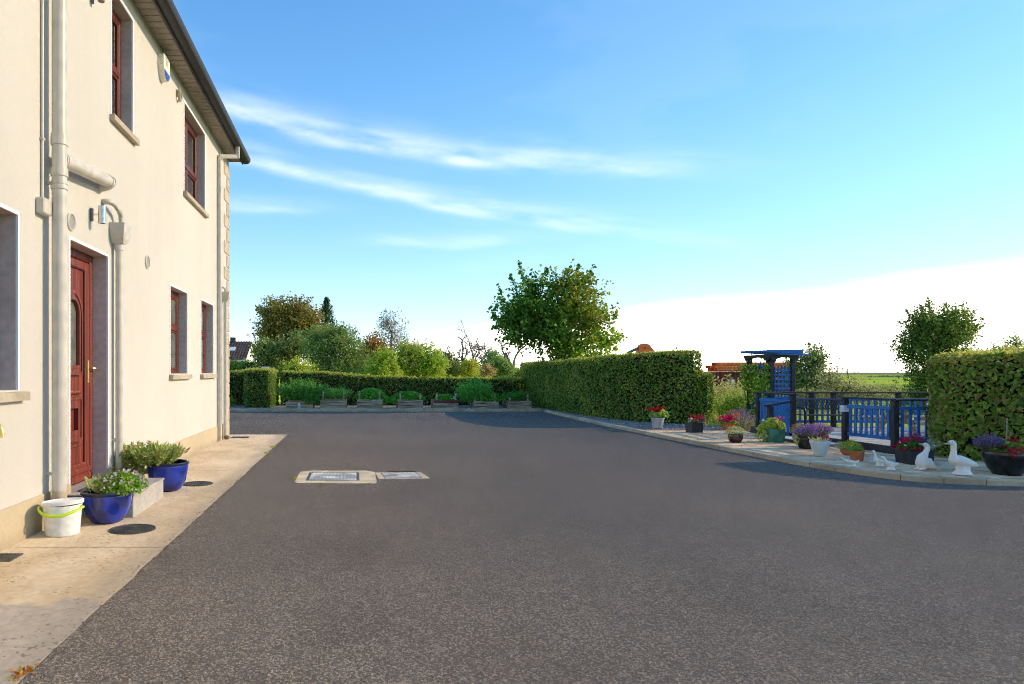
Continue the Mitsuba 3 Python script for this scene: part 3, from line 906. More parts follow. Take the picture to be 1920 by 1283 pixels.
put(hp, 'collar', MB().lathe([(.036, 2.39), (.043, 2.392), (.043, 2.452), (.036, 2.456)], (HX, HY, 0), 24), 'pvc_cream', smooth=40)
put(hp, 'pipe', MB().tube([(HX, HY, .32), (HX, HY, 2.46)], .0345, 22), 'pvc_cream', smooth=40)
put(hp, 'pipe', MB().tube([(HX, HY, .0), (HX, HY, .32)], .037, 22), 'plinth_paint', smooth=40, label='beige painted foot of the pipe')
put(hp, 'bracket', MB().lathe([(.035, .515), (.0395, .517), (.0395, .552), (.035, .554)], (HX, HY, 0), 22).box(W, HX - .03, HY - .03, HY + .03, .52, .55, .003), 'pvc_cream', smooth=40)
wp = thing('waste_pipe', 'short bent cream waste pipe emptying into the hopper', 'pipe')
put(wp, 'pipe', MB().tube([(W - .02, 6.50, 2.80), (W + .05, 6.505, 2.80), (W + .075, 6.53, 2.80), (W + .08, 6.62, 2.795), (W + .08, 6.77, 2.755), (W + .08, 6.80, 2.73), (W + .08, 6.805, 2.66)], .022, 14), 'pvc_cream', smooth=40)
put(wp, 'elbow', MB().tube([(W + .08, 6.75, 2.76), (W + .08, 6.785, 2.745), (W + .08, 6.803, 2.72), (W + .08, 6.805, 2.69)], .0265, 14), 'pvc_cream', smooth=40)
put(wp, 'elbow', MB().tube([(W + .02, 6.502, 2.80), (W + .055, 6.508, 2.80), (W + .078, 6.53, 2.80), (W + .08, 6.57, 2.798)], .0265, 14), 'pvc_cream', smooth=40)

# pipes at the corner
rp = thing('square_downpipe', 'cream square rainwater pipe from the gutter down the house corner', 'drainpipe')
put(rp, 'pipe', MB().box(W + .006, W + .07, 11.90, 11.965, .02, 4.87, .006), 'pvc_cream')
put(rp, 'collar', MB().box(W + .003, W + .074, 11.896, 11.969, 4.30, 4.40, .006).box(W + .003, W + .074, 11.896, 11.969, 1.52, 1.60, .006), 'pvc_cream')
put(rp, 'swan_neck', MB().beam((W + .035, 11.93, 4.84), (W + .07, 11.95, 4.92), .066, .07, .006).beam((W + .03, 11.94, 4.915), (-2.06, 12.16, 4.975), .066, .066, .006).box(-2.095, -2.03, 12.12, 12.19, 4.95, 5.15, .006), 'pvc_cream')
rp2 = thing('corner_hopper_pipe', 'cream round pipe with small hopper next to the corner quoins', 'drainpipe')
RX, RY = W + .062, 12.36
put(rp2, 'pipe', MB().tube([(RX, RY, .03), (RX, RY, 2.46)], .034, 18), 'pvc_cream', smooth=40)
hv = []
for (x1, q, zz) in ((.10, .04, 2.46), (.135, .09, 2.53), (.15, .10, 2.62)):
    hv += [(W + .002, RY - q, zz), (W + x1, RY - q, zz), (W + x1, RY + q, zz), (W + .002, RY + q, zz)]
put(rp2, 'hopper', MB().add(hv, [[a * 4 + b_, a * 4 + (b_ + 1) % 4, a * 4 + 4 + (b_ + 1) % 4, a * 4 + 4 + b_] for a in range(2) for b_ in range(4)] + [[3, 2, 1, 0], [8, 9, 10, 11]]), 'pvc_cream')
put(rp2, 'inlet', MB().tube([(W - .01, RY - .06, 2.70), (W + .04, RY - .06, 2.70), (W + .06, RY - .03, 2.69), (W + .06, RY, 2.66), (W + .06, RY, 2.61)], .02, 10), 'pvc_cream', smooth=40)
put(rp2, 'shoe', MB().tube([(RX, RY, .07), (RX + .01, RY, .04), (RX + .06, RY - .01, .02)], .04, 14), 'brown_metal', smooth=40)

# fixtures on the wall
wl = thing('wall_lamp', 'brushed steel cylinder wall lamp above the door', 'wall lamp')
put(wl, 'back_plate', MB().box(W, W + .022, 6.20, 6.245, 2.555, 2.675, .008), 'brown_metal')
put(wl, 'arm', MB().tube([(W + .02, 6.222, 2.615), (W + .075, 6.222, 2.615)], .006, 8), 'steel')
put(wl, 'shade', MB().lathe([(.026, 0.0), (.0335, 0.0), (.034, .004), (.034, .036), (.0325, .038), (.034, .040), (.034, .120), (.0325, .122), (.034, .124), (.034, .152), (.0335, .156), (.026, .156)], (W + .105, 6.222, 2.535), 28)
    .lathe([(0.0, .02), (.026, .02), (.026, 0.0)], (W + .105, 6.222, 2.535), 28).lathe([(.026, .156), (.0, .150)], (W + .105, 6.222, 2.535), 28), 'steel', smooth=40)


def vent(y, z, label, r=.078):
    g = thing('air_vent', label, 'vent')
    m = MB().lathe([(r, 0), (r, .010), (r - .006, .016), (r - .014, .017), (r - .016, .010)], (0, 0, 0), 32)
    v = np.vstack(m.v)
    put(g, 'rim', trimesh.Trimesh(np.stack([W + v[:, 2], y + v[:, 0], z + v[:, 1]], 1), np.vstack(m.f), process=False), 'pvc_cream', smooth=30)
    put(g, 'backing', MB().add([(W + .002, y + (r - .014) * math.cos(t), z + (r - .014) * math.sin(t)) for t in np.linspace(0, 2 * math.pi, 25)[:-1]] + [(W + .002, y, z)], [[k, (k + 1) % 24, 24] for k in range(24)]), 'brown_metal')
    bars = MB()
    for o in np.arange(-(r - .018), r - .017, .0155):
        hw = math.sqrt(max((r - .015) ** 2 - o * o, 1e-6))
        bars.box(W + .003, W + .011, y - hw, y + hw, z + o - .003, z + o + .003)
        bars.box(W + .003, W + .0105, y + o - .002, y + o + .002, z - hw, z + hw)
    put(g, 'grille', bars, 'pvc_cream')


vent(5.785, 2.455, 'round cream vent on the wall left of the lamp, above the door')
vent(7.905, 2.455, 'round cream vent on the bare wall between hopper pipe and narrow windows')
ab = thing('alarm_box', 'cream alarm box with blue lower cover under the eaves', 'alarm box')
ap = Polygon([(8.33, 5.02), (8.36, 5.05), (8.58, 5.05), (8.61, 5.02), (8.61, 4.90), (8.56, 4.80), (8.51, 4.755), (8.43, 4.755), (8.38, 4.80), (8.33, 4.90)])
lowp = ap.intersection(sbox(8, 4.7, 9, 4.862))
put(ab, 'body', facing(extrude(ap, .075), W), 'alarm_white')
put(ab, 'cover', facing(extrude(lowp.buffer(-.008), .008).apply_translation([0, 0, .0755]), W), 'alarm_blue', label='blue lens over the lower third')
pk = MB()
for (a, b_, c, d) in ((8.41, 8.53, 4.985, 4.995), (8.44, 8.50, 4.945, 4.97), (8.42, 8.52, 4.925, 4.931), (8.40, 8.54, 5.01, 5.018)):
    pk.box(W + .0752, W + .0765, a, b_, c, d)
put(ab, 'print', pk, 'print_grey')
rv = thing('flue_outlet', 'small curled grey outlet on the wall beneath the eaves', 'vent')
put(rv, 'pipe', MB().tube([(W + .03 + .012 * abs(math.cos(t)), 9.26 + .06 * math.cos(t), 4.90 + .075 * math.sin(t)) for t in np.linspace(2.0, 7.4, 18)], .016, 10), 'stone_trim', smooth=40)
put(rv, 'plate', MB().box(W, W + .02, 9.19, 9.23, 4.86, 4.95, .005), 'stone_trim')
br = thing('wall_bracket', 'small dark bracket high on the wall at the top edge', 'bracket')
put(br, 'plate', MB().box(W, W + .02, 6.22, 6.262, 4.52, 4.62, .005), 'brown_metal')
put(br, 'arm', MB().tube([(W + .018, 6.24, 4.57), (W + .09, 6.24, 4.57)], .007, 8).tube([(W + .09, 6.24, 4.535), (W + .09, 6.24, 4.68)], .03, 16), 'brown_metal', smooth=40)
tp = thing('garden_tap', 'brass garden tap on the wall at the left edge', 'tap')
put(tp, 'spout', MB().tube([(W, 4.49, .86), (W + .05, 4.49, .86), (W + .075, 4.495, .85), (W + .085, 4.50, .80), (W + .087, 4.50, .775)], [.012, .013, .013, .012, .014], 12), 'brass', smooth=40)
put(tp, 'handle', MB().tube([(W + .05, 4.49, .86), (W + .05, 4.49, .905)], .007, 8).beam((W + .05, 4.455, .91), (W + .05, 4.525, .91), .012, .01, .003), 'brass')

# ------------------------------------------------------------------ covers in the ground
def round_cover(x, y, r, label):
    g = thing('drain_cover', label, 'drain cover')
    m = MB().lathe([(r, .0), (r, .009), (r - .012, .010), (r - .014, .0065), (0.0, .0065)], (x, y, 0), 48)
    put(g, 'lid', m, 'iron', smooth=25)
    st_ = MB()
    for a in np.arange(-r, r, .021):
        for b_ in np.arange(-r, r, .021):
            if a * a + b_ * b_ < (r - .024) ** 2:
                st_.box(x + a - .006, x + a + .006, y + b_ - .006, y + b_ + .006, .0062, .0095)
    put(g, 'stud', st_, 'iron', kind='stuff')


round_cover(-1.695, 5.275, .172, 'round dark drain cover in the path in front of the nearer blue pot')
round_cover(-1.69, 7.42, .165, 'round dark drain cover in the path beyond the doorstep')


def grate(x0, x1, y0, y1, label):
    g = thing('gully_grate', label, 'drain grate')
    put(g, 'frame', MB().box(x0, x1, y0, y0 + .014, .0, .009).box(x0, x1, y1 - .014, y1, .0, .009).box(x0, x0 + .014, y0 + .014, y1 - .014, .0, .0088).box(x1 - .014, x1, y0 + .014, y1 - .014, .0, .0088), 'iron')
    m = MB()
    for x in np.arange(x0 + .022, x1 - .018, .022):
        m.box(x, x + .011, y0 + .014, y1 - .014, .0, .0075)
    put(g, 'bar', m, 'iron')
    put(g, 'pit', MB().box(x0 + .014, x1 - .014, y0 + .014, y1 - .014, .0032, .0038), 'soil')


grate(-2.37, -2.18, 4.375, 4.56, 'dark square drain grate at the wall, cut by the left edge')
grate(-2.27, -1.95, 12.55, 12.85, 'dark drain grate in the path at the far house corner')
mh = thing('manhole_cover', 'pale ribbed steel manhole cover in a wide concrete surround', 'manhole cover')
sur = Polygon([(-.66, 7.55), (-.62, 7.47), (.20, 7.44), (.235, 7.55), (.235, 8.28), (.14, 8.40), (-.52, 8.41), (-.66, 8.30)]).buffer(-.03).buffer(.03)
put(mh, 'surround', slab(sur.difference(sbox(-.545, 7.63, .045, 8.25)), -.05, .006), 'frame_concrete')
put(mh, 'frame', slab(sbox(-.546, 7.629, .046, 8.251).difference(sbox(-.52, 7.655, .02, 8.225)), -.05, .0075), 'iron')
cv = MB().box(-.515, .015, 7.66, 8.22, -.03, .007, .003)
for k in range(13):
    cv.box(-.495 + k * .04, -.475 + k * .04, 7.68, 8.20, .006, .0105, .002)
put(mh, 'lid', cv, 'galvanised')
mh2 = thing('manhole_cover', 'smaller worn grey manhole cover to the right of the ribbed one', 'manhole cover')
c0 = np.array([.53, 8.02])


def rot2(poly, a):
    c, s_ = math.cos(a), math.sin(a)
    return Polygon([(c0[0] + x * c - y * s_, c0[1] + x * s_ + y * c) for x, y in poly])


put(mh2, 'surround', slab(rot2([(-.29, -.24), (.29, -.24), (.27, .24), (-.27, .25)], .09).difference(rot2([(-.215, -.2), (.215, -.2), (.215, .2), (-.215, .2)], .09)), -.05, .006), 'frame_concrete')
put(mh2, 'lid', slab(rot2([(-.20, -.185), (.20, -.185), (.20, .185), (-.20, .185)], .09), -.05, .0075), 'galvanised')
sb = MB()
for k in range(7):
    yk = -.15 + k * .05
    q = rot2([(-.18, yk - .006), (.18, yk - .006), (.18, yk + .006), (-.18, yk + .006)], .09)
    sb.addm(slab(q, .006, .0105))
put(mh2, 'rib', sb, 'galvanised')
put(mh2, 'frame', slab(rot2([(-.2135, -.1985), (.2135, -.1985), (.2135, .1985), (-.2135, .1985)], .09).difference(rot2([(-.203, -.188), (.203, -.188), (.203, .188), (-.203, .188)], .09)), -.05, .0055), 'iron')

mo = MB()
pebbles(mo, 260, [sbox(-.46, 7.425, -.28, 7.465), sbox(.05, 7.415, .16, 7.44), sbox(-.70, 7.75, -.665, 7.9), sbox(.27, 8.24, .58, 8.275), sbox(-.50, 8.41, -.1, 8.43)], .0, .005, .014, [((.30, .30, .02), 3), ((.16, .20, .03), 2), ((.10, .09, .04), 1)])
pebbles(mo, 160, [sbox(.40, 8.27, .72, 8.34)], .0, .006, .016, [((.03, .035, .015), 3), ((.06, .06, .03), 1)])
put(None, 'moss', mo, 'pebble')
labels['moss'] = {'label': 'yellow and dark moss in the joints around the two manhole covers', 'category': 'moss', 'kind': 'stuff'}

# ------------------------------------------------------------------ pots and plants by the door
def soil_disc(g, x, y, z, r):
    m = MB().lathe([(r, 0), (r * .6, .012), (0, .016)], (x, y, z), 24)
    put(g, 'soil', m, 'soil', smooth=True)


def pot(g, prof, x, y, z, bsdf, sides=44, name='pot', smooth=50):
    put(g, name, MB().lathe(prof, (x, y, z), sides), bsdf, smooth=smooth)


def shell_pts(n, c, r, r_, up_only=True, depth=0.35):
    d = unit(r_.normal(size=(n, 3)))
    if up_only:
        d[:, 2] = np.abs(d[:, 2])
    k = 1 - depth * r_.random((n, 1)) ** 1.5
    return np.asarray(c) + d * np.asarray(r) * k, d


def mound(g, name, c, r, n, size, palette, seed, lift=0.25, aspect=.6, up_only=True, bsdf='leaf', lump=0.0):
    r_ = np.random.default_rng(seed)
    p, d = shell_pts(n, c, r, r_, up_only)
    if lump:
        k = meshkit.fbm(p * 9 / max(r[0], .1) * .35 + seed, 3) - .5
        p = p + d * np.asarray(r) * (k[:, None] * lump)
    nn = unit(d + np.array([0, 0, lift]) + r_.normal(size=(n, 3)) * .55)
    mb = MB()
    leaf_mesh(mb, p, nn, size * r_.uniform(.6, 1.3, n), pick(palette, n, r_), aspect, r=r_)
    return put(g, name, mb, bsdf)


def shoots(g, name, base, spread, n, h, k, size, palette, seed, tip_lean=.5):
    """Upright leafy shoots: n stems from a patch around base, k leaves along each."""
    r_ = np.random.default_rng(seed)
    mb = MB()
    for _ in range(n):
        a, q = r_.uniform(0, 6.283), math.sqrt(r_.random())
        o = np.array([math.cos(a) * spread[0] * q, math.sin(a) * spread[1] * q, 0])
        b0 = np.asarray(base) + o * .55
        L = h * r_.uniform(.65, 1.1) * (1 - .35 * q)
        tip = np.asarray(base) + o + np.array([o[0] * tip_lean, o[1] * tip_lean, L])
        t = np.sort(r_.uniform(.25, 1.0, k))[:, None]
        p = b0 + (tip - b0) * t
        d = unit(r_.normal(size=(k, 3)) * [1, 1, .4] + [0, 0, .9])
        blade_mesh(mb, p, p + d * size * r_.uniform(.7, 1.2, (k, 1)), size * .28, pick(palette, k, r_), r_)
    return put(g, name, mb, 'leaf')


def flower_heads(g, name, pts, size, palette, seed, petals=5, up=(0, -.5, .8)):
    r_ = np.random.default_rng(seed)
    pts = np.asarray(pts, float)
    nn = unit(r_.normal(size=pts.shape) * .5 + np.asarray(up))
    mb = MB()
    bloom_mesh(mb, pts, nn, size * r_.uniform(.75, 1.2, len(pts)), pick(palette, len(pts), r_, .12), petals, r_)
    return put(g, name, mb, 'petal')


def lavender(g, c, r, h, n, seed, flower=((.22, .11, .36), (.14, .07, .24)), leafc=((.09, .11, .06), (.05, .06, .035))):
    r_ = np.random.default_rng(seed)
    st_, fl = MB(), MB()
    a, q = r_.uniform(0, 6.283, n), np.sqrt(r_.random(n))
    base = np.asarray(c) + np.stack([np.cos(a) * r * .35 * q, np.sin(a) * r * .35 * q, 0 * q], 1)
    tip = np.asarray(c) + np.stack([np.cos(a) * r * q, np.sin(a) * r * q, h * (1 - .45 * q * q) * r_.uniform(.75, 1.05, n)], 1)
    blade_mesh(st_, base, tip, .004, pick([(leafc[0], 1), (leafc[1], 1)], n, r_), r_)
    m = n * 5
    i_ = r_.integers(0, n, m)
    t = r_.uniform(.05, .75, (m, 1))
    p = base[i_] + (tip[i_] - base[i_]) * t
    leaf_mesh(st_, p, r_.normal(size=(m, 3)), .028, pick([(leafc[0], 2), (leafc[1], 2), ((.12, .10, .06), 1)], m, r_) * .6, .3, r=r_)
    m = n * 6
    i_ = np.repeat(np.arange(n), 6)
    t = r_.uniform(.74, 1.04, (m, 1))
    p = base[i_] + (tip[i_] - base[i_]) * t + r_.normal(size=(m, 3)) * .004
    leaf_mesh(fl, p, r_.normal(size=(m, 3)), .016, pick([(flower[0], 2), (flower[1], 1), ((.26, .15, .38), .5)], m, r_) * .40, .8, r=r_)
    put(g, 'foliage', st_, 'leaf')
    put(g, 'flower', fl, 'petal')


Z0 = .003
g = thing('bucket', 'white lidded plastic bucket with lime green handle against the wall', 'bucket')
bx, by = -2.165, 5.13
pot(g, [(0, .002), (.112, .0), (.120, .008), (.132, .16), (.136, .205), (.136, .225)], bx, by, Z0, 'bucket_plastic', name='body')
lid = MB().lathe([(.136, .222), (.148, .222), (.149, .245), (.144, .250), (.132, .250), (.128, .243), (.0, .241)], (0, 0, 0), 44)
lv = np.vstack(lid.v)
lv[:, 2] += lv[:, 0] * .07 - lv[:, 1] * .05
put(g, 'lid', trimesh.Trimesh(lv + [bx, by, Z0], np.vstack(lid.f), process=False), 'bucket_lid', smooth=40)
th = np.linspace(math.radians(187), math.radians(353), 26)
hp_ = [(bx + .165 * math.cos(t) * (1 + .0), by + .155 * math.sin(t), Z0 + .205 - .045 * math.sin((t - math.pi) / 1.0) ** 2) for t in th]
put(g, 'handle', MB().tube([(bx - .137, by, Z0 + .21)] + hp_ + [(bx + .137, by, Z0 + .21)], [.006] + [.008] * 5 + [.0105] * 16 + [.008] * 5 + [.006], 10), 'lime_plastic', smooth=40)

g = thing('potted_plant', 'deep blue glazed pot of small pink-white flowers beside the bucket', 'potted plant')
px, py = -1.985, 5.545
pot(g, [(0, .0), (.095, .0), (.125, .015), (.165, .08), (.185, .15), (.192, .215), (.190, .226)], px, py, Z0, 'blue_glaze')
pot(g, [(.190, .226), (.199, .232), (.203, .243), (.200, .254), (.190, .258), (.180, .252), (.176, .238), (.172, .20)], px, py, Z0, 'blue_rim', name='rim')
soil_disc(g, px, py, Z0 + .21, .174)
mound(g, 'foliage', (px + .10, py + .05, Z0 + .235), (.19, .19, .16), 1500, .032, [((.075, .14, .015), 3), ((.045, .09, .012), 3), ((.13, .19, .03), 1)], 21, .4, lump=.6)
r_ = np.random.default_rng(22)
p, d = shell_pts(95, (px + .13, py + .02, Z0 + .25), (.185, .19, .165), r_, True, .08)
flower_heads(g, 'flower', p, .023, [((.74, .58, .72), 3), ((.80, .74, .80), 2), ((.6, .35, .55), 1)], 23)
shoots(g, 'grass_tuft', (px - .08, py, Z0 + .21), (.07, .08, 0), 40, .15, 5, .06, [((.22, .22, .07), 2), ((.13, .17, .04), 2)], 24)

g = thing('potted_plant', 'deep blue glazed pot of spiky reddish green shrub beyond the doorstep', 'potted plant')
px, py = -1.90, 7.02
pot(g, [(0, .0), (.10, .0), (.135, .02), (.18, .10), (.20, .19), (.206, .25), (.204, .262)], px, py, Z0, 'blue_glaze')
pot(g, [(.204, .262), (.212, .268), (.216, .28), (.213, .29), (.203, .294), (.193, .288), (.188, .25)], px, py, Z0, 'blue_rim', name='rim')
soil_disc(g, px, py, Z0 + .25, .188)
PAL = [((.055, .085, .022), 3), ((.10, .13, .035), 3), ((.20, .15, .05), 1.6), ((.16, .06, .035), .8)]
shoots(g, 'foliage', (px - .16, py - .06, Z0 + .23), (.30, .26, 0), 210, .27, 15, .062, PAL, 31, .25)
shoots(g, 'foliage', (px - .34, py - .16, Z0 + .10), (.16, .16, 0), 80, .22, 13, .055, PAL, 32, .25)

# small weeds along the seam between path and driveway
for k, (x, y, n, h, label, pal) in enumerate([
        (-1.31, 11.05, 30, .05, 'small yellow-green weed in the seam of the path near the house corner', [((.11, .12, .01), 1)]),
        (-1.30, 10.2, 24, .045, 'small yellow-green weed in the path seam, second from the corner', [((.10, .11, .01), 1)]),
        (-1.32, 2.76, 46, .028, 'orange and yellow weed in the path seam at the bottom left corner', [((.15, .06, .008), 2), ((.11, .035, .01), 1.4), ((.13, .10, .015), 1)])]):
    mb = MB()
    r_ = np.random.default_rng(40 + k)
    sp_ = .05 if k < 2 else .045
    p = np.stack([x + r_.normal(size=n) * sp_ * .5, y + r_.normal(size=n) * sp_, np.full(n, .003)], 1)
    blade_mesh(mb, p, p + unit(r_.normal(size=(n, 3)) * [1, 1, .3] + [0, 0, .8]) * h * r_.uniform(.5, 1, (n, 1)), .012, pick(pal, n, r_), r_)
    single('weed', mb.mesh(), 'leaf', label, 'weed', color=mb.cols())

# ------------------------------------------------------------------ pots on the patio
P0 = KT


def lathe_pot(g, x, y, r0, r1, h, bsdf, rim=.012, belly=0.0, sides=40):
    prof = [(0, .0), (r0 * .96, .0), (r0, .004)]
    for t in np.linspace(.12, .86, 7):
        prof.append((r0 + (r1 - r0) * t + belly * math.sin(math.pi * t), h * t))
    prof += [(r1, h * .88), (r1 + rim, h * .885), (r1 + rim, h - .003), (r1 + rim - .003, h), (r1 - .01, h), (r1 - .014, h * .9)]
    pot(g, prof, x, y, P0, bsdf, sides)
    soil_disc(g, x, y, P0 + h * .9, r1 - .008)


g = thing('potted_plant', 'grey tapered pot of red geraniums on the gravel before the hedge', 'potted plant')
x, y = 6.12, 14.03
lathe_pot(g, x, y, .098, .125, .215, 'grey_pot', .01)
mound(g, 'foliage', (x + .03, y, P0 + .24), (.19, .17, .15), 260, .06, [((.06, .13, .02), 2), ((.11, .19, .03), 2), ((.17, .24, .05), 1)], 51, .3, .85)
r_ = np.random.default_rng(52)
flower_heads(g, 'flower', np.array([x - .05, y - .05, P0 + .37]) + r_.normal(size=(60, 3)) * [.075, .04, .035], .05, [((.62, .012, .03), 3), ((.42, .006, .02), 2)], 53)
g = thing('potted_plant', 'square black planter of red and white flowers near the hedge end', 'potted plant')
x, y = 6.38, 13.05


def square_planter(g, x, y, w, h, bsdf, rot=0.0):
    m = MB()
    t = .014
    a, b_ = w / 2, w * .46
    vo = [(-b_, -b_, 0), (b_, -b_, 0), (b_, b_, 0), (-b_, b_, 0), (-a, -a, h), (a, -a, h), (a, a, h), (-a, a, h)]
    vi = [(-a + t, -a + t, h), (a - t, -a + t, h), (a - t, a - t, h), (-a + t, a - t, h), (-a + t, -a + t, h - .04), (a - t, -a + t, h - .04), (a - t, a - t, h - .04), (-a + t, a - t, h - .04)]
    V = np.array(vo + vi)
    c, s_ = math.cos(rot), math.sin(rot)
    V = np.stack([x + V[:, 0] * c - V[:, 1] * s_, y + V[:, 0] * s_ + V[:, 1] * c, P0 + V[:, 2]], 1)
    F = [[3, 2, 1, 0]]
    for k in range(4):
        l = (k + 1) % 4
        F += [[k, l, 4 + l, 4 + k], [4 + k, 4 + l, 8 + l, 8 + k], [8 + k, 8 + l, 12 + l, 12 + k]]
    m.add(V, F)
    put(g, 'pot', m, bsdf)
    put(g, 'soil', MB().add(V[12:], [[0, 1, 2, 3]]), 'soil')


square_planter(g, x, y, .23, .185, 'slate_planter', .08)
mound(g, 'foliage', (x, y, P0 + .17), (.12, .11, .08), 120, .05, [((.03, .07, .015), 2), ((.07, .12, .02), 1)], 54, .3, .8)
r_ = np.random.default_rng(55)
flower_heads(g, 'flower', np.array([x + .02, y - .04, P0 + .26]) + r_.normal(size=(60, 3)) * [.06, .04, .04], .042, [((.58, .01, .06), 3), ((.66, .02, .10), 2)], 56)
flower_heads(g, 'flower', np.array([x - .10, y - .06, P0 + .24]) + r_.normal(size=(14, 3)) * [.022, .02, .025], .032, [((.80, .78, .74), 1)], 57)
flower_heads(g, 'flower', np.array([x + .15, y - .02, P0 + .22]) + r_.normal(size=(40, 3)) * [.03, .03, .03], .022, [((.11, .06, .35), 1)], 58)
mound(g, 'trailing_stem', (x + .16, y, P0 + .13), (.07, .06, .06), 60, .03, [((.14, .12, .06), 2), ((.07, .11, .03), 1)], 59)

g = thing('potted_plant', 'low pot of pink and orange begonias behind the maroon pot', 'potted plant')
x, y = 7.32, 13.60
lathe_pot(g, x, y, .09, .12, .14, 'terracotta')
mound(g, 'foliage', (x, y, P0 + .13), (.16, .15, .09), 130, .055, [((.06, .12, .02), 2), ((.11, .17, .03), 1)], 61, .3, .8)
r_ = np.random.default_rng(62)
flower_heads(g, 'flower', np.array([x - .05, y - .07, P0 + .22]) + r_.normal(size=(70, 3)) * [.085, .04, .045], .055, [((.72, .02, .13), 3), ((.78, .05, .2), 1)], 63)
flower_heads(g, 'flower', np.array([x + .12, y - .04, P0 + .30]) + r_.normal(size=(26, 3)) * [.06, .04, .045], .042, [((.78, .24, .09), 1)], 64)
g = thing('lavender_bush', 'grey purple lavender bush at the foot of the climber-covered arch', 'lavender')
lavender(g, (7.72, 13.9, .04), .34, .46, 230, 65, ((.15, .085, .28), (.11, .07, .16)), ((.12, .11, .085), (.07, .07, .05)))

g = thing('potted_plant', 'round maroon glazed pot with a dome of pale green heather', 'potted plant')
x, y = 6.13, 11.18
lathe_pot(g, x, y, .075, .10, .155, 'maroon_glaze', .008, .022)
mound(g, 'foliage', (x, y, P0 + .14), (.155, .15, .13), 900, .02, [((.16, .20, .06), 3), ((.09, .14, .03), 2), ((.26, .28, .13), 1.2)], 71, .6, .5)

g = thing('potted_plant', 'square green glazed pot of yellow-green leafy pelargonium', 'potted plant')
x, y = 6.80, 11.27
m = MB().lathe([(0, 0), (.12, 0), (.128, .01), (.134, .10), (.136, .20), (.142, .205), (.142, .222), (.128, .224), (.122, .19)], (0, 0, 0), 48)
v = np.vstack(m.v)
a = np.arctan2(v[:, 1], v[:, 0])
k = (np.abs(np.cos(a)) ** 5 + np.abs(np.sin(a)) ** 5) ** (-1 / 5)
v = np.stack([x + v[:, 0] * k, y + v[:, 1] * k, P0 + v[:, 2]], 1)
put(g, 'pot', trimesh.Trimesh(v, np.vstack(m.f), process=False), 'green_glaze', smooth=50)
soil_disc(g, x, y, P0 + .19, .13)
PG = [((.20, .29, .03), 3), ((.13, .21, .02), 3), ((.07, .13, .015), 2), ((.32, .38, .08), 1)]
mound(g, 'foliage', (x - .02, y, P0 + .22), (.18, .16, .17), 300, .06, PG, 73, .5, .9, lump=.4)
mound(g, 'foliage', (x - .20, y - .02, P0 + .12), (.10, .09, .12), 80, .055, PG, 74, .3, .9, up_only=False)
r_ = np.random.default_rng(75)
flower_heads(g, 'flower', np.array([x + .07, y - .03, P0 + .385]) + r_.normal(size=(24, 3)) * [.06, .04, .02], .034, [((.55, .07, .16), 2), ((.6, .2, .3), 1)], 76)

g = thing('potted_plant', 'small grey urn of dusty pink flowers behind the green pot', 'potted plant')
x, y = 7.10, 11.10
lathe_pot(g, x, y, .06, .085, .15, 'grey_pot', .008, .015)
mound(g, 'foliage', (x, y, P0 + .17), (.12, .11, .12), 150, .035, [((.12, .10, .06), 1), ((.08, .1, .04), 1)], 77, .3)
r_ = np.random.default_rng(78)
p, d = shell_pts(90, (x, y, P0 + .19), (.12, .11, .13), r_, True, .1)
flower_heads(g, 'flower', p, .024, [((.48, .22, .22), 2), ((.4, .16, .2), 1)], 79)

g = thing('potted_plant', 'glossy black pot overflowing with purple lavender', 'potted plant')
x, y = 6.68, 10.29
lathe_pot(g, x, y, .078, .105, .17, 'black_glaze', .008, .012)
lavender(g, (x + .01, y, P0 + .13), .175, .235, 190, 81, ((.24, .14, .31), (.15, .09, .2)), ((.10, .10, .06), (.06, .05, .035)))
mound(g, 'flower', (x - .135, y - .02, P0 + .12), (.035, .035, .07), 40, .026, [((.62, .42, .02), 2), ((.5, .5, .06), 1)], 82, .3, .8, False, 'petal')

g = thing('potted_plant', 'pink pot of bushy lavender on the deck step by the gate post', 'potted plant')
x, y = 7.16, 10.62
m = MB().lathe([(0, 0), (.058, 0), (.062, .004), (.078, .095), (.086, .097), (.086, .122), (.076, .124), (.072, .10)], (x, y, .115), 36)
put(g, 'pot', m, 'pink_pot', smooth=50)
soil_disc(g, x, y, .115 + .105, .072)
lavender(g, (x - .06, y, .115 + .10), .20, .22, 190, 84, ((.29, .16, .40), (.19, .1, .27)), ((.11, .10, .07), (.07, .06, .04)))

g = thing('potted_plant', 'pale blue tapered pot of sparse yellow seedlings near the kerb', 'potted plant')
x, y = 6.30, 9.40
m = MB().lathe([(0, 0), (.062, 0), (.066, .004), (.082, .05), (.098, .10), (.110, .15), (.114, .168), (.122, .172), (.124, .182), (.124, .198), (.118, .202), (.110, .198), (.106, .17)], (x, y, P0), 44)
put(g, 'pot', m, 'pale_blue_pot', smooth=50)
soil_disc(g, x, y, P0 + .17, .106)
shoots(g, 'foliage', (x, y, P0 + .17), (.10, .10, 0), 26, .085, 5, .04, [((.42, .34, .06), 2), ((.3, .3, .06), 1), ((.45, .30, .08), 1)], 86)

g = thing('potted_plant', 'wide terracotta bowl of feathery yellow-green heather, behind the taller terracotta pot', 'potted plant')
x, y = 6.76, 9.50
lathe_pot(g, x, y, .065, .10, .085, 'terracotta', .008, .01)
mound(g, 'foliage', (x + .02, y, P0 + .075), (.155, .13, .13), 900, .022, [((.22, .30, .03), 3), ((.13, .21, .02), 2), ((.07, .13, .02), 1)], 88, .7, .4, lump=.4)
mound(g, 'trailing_stem', (x - .13, y, P0 + .09), (.05, .06, .10), 130, .02, [((.28, .17, .12), 2), ((.18, .14, .08), 1)], 89, .5, .5)

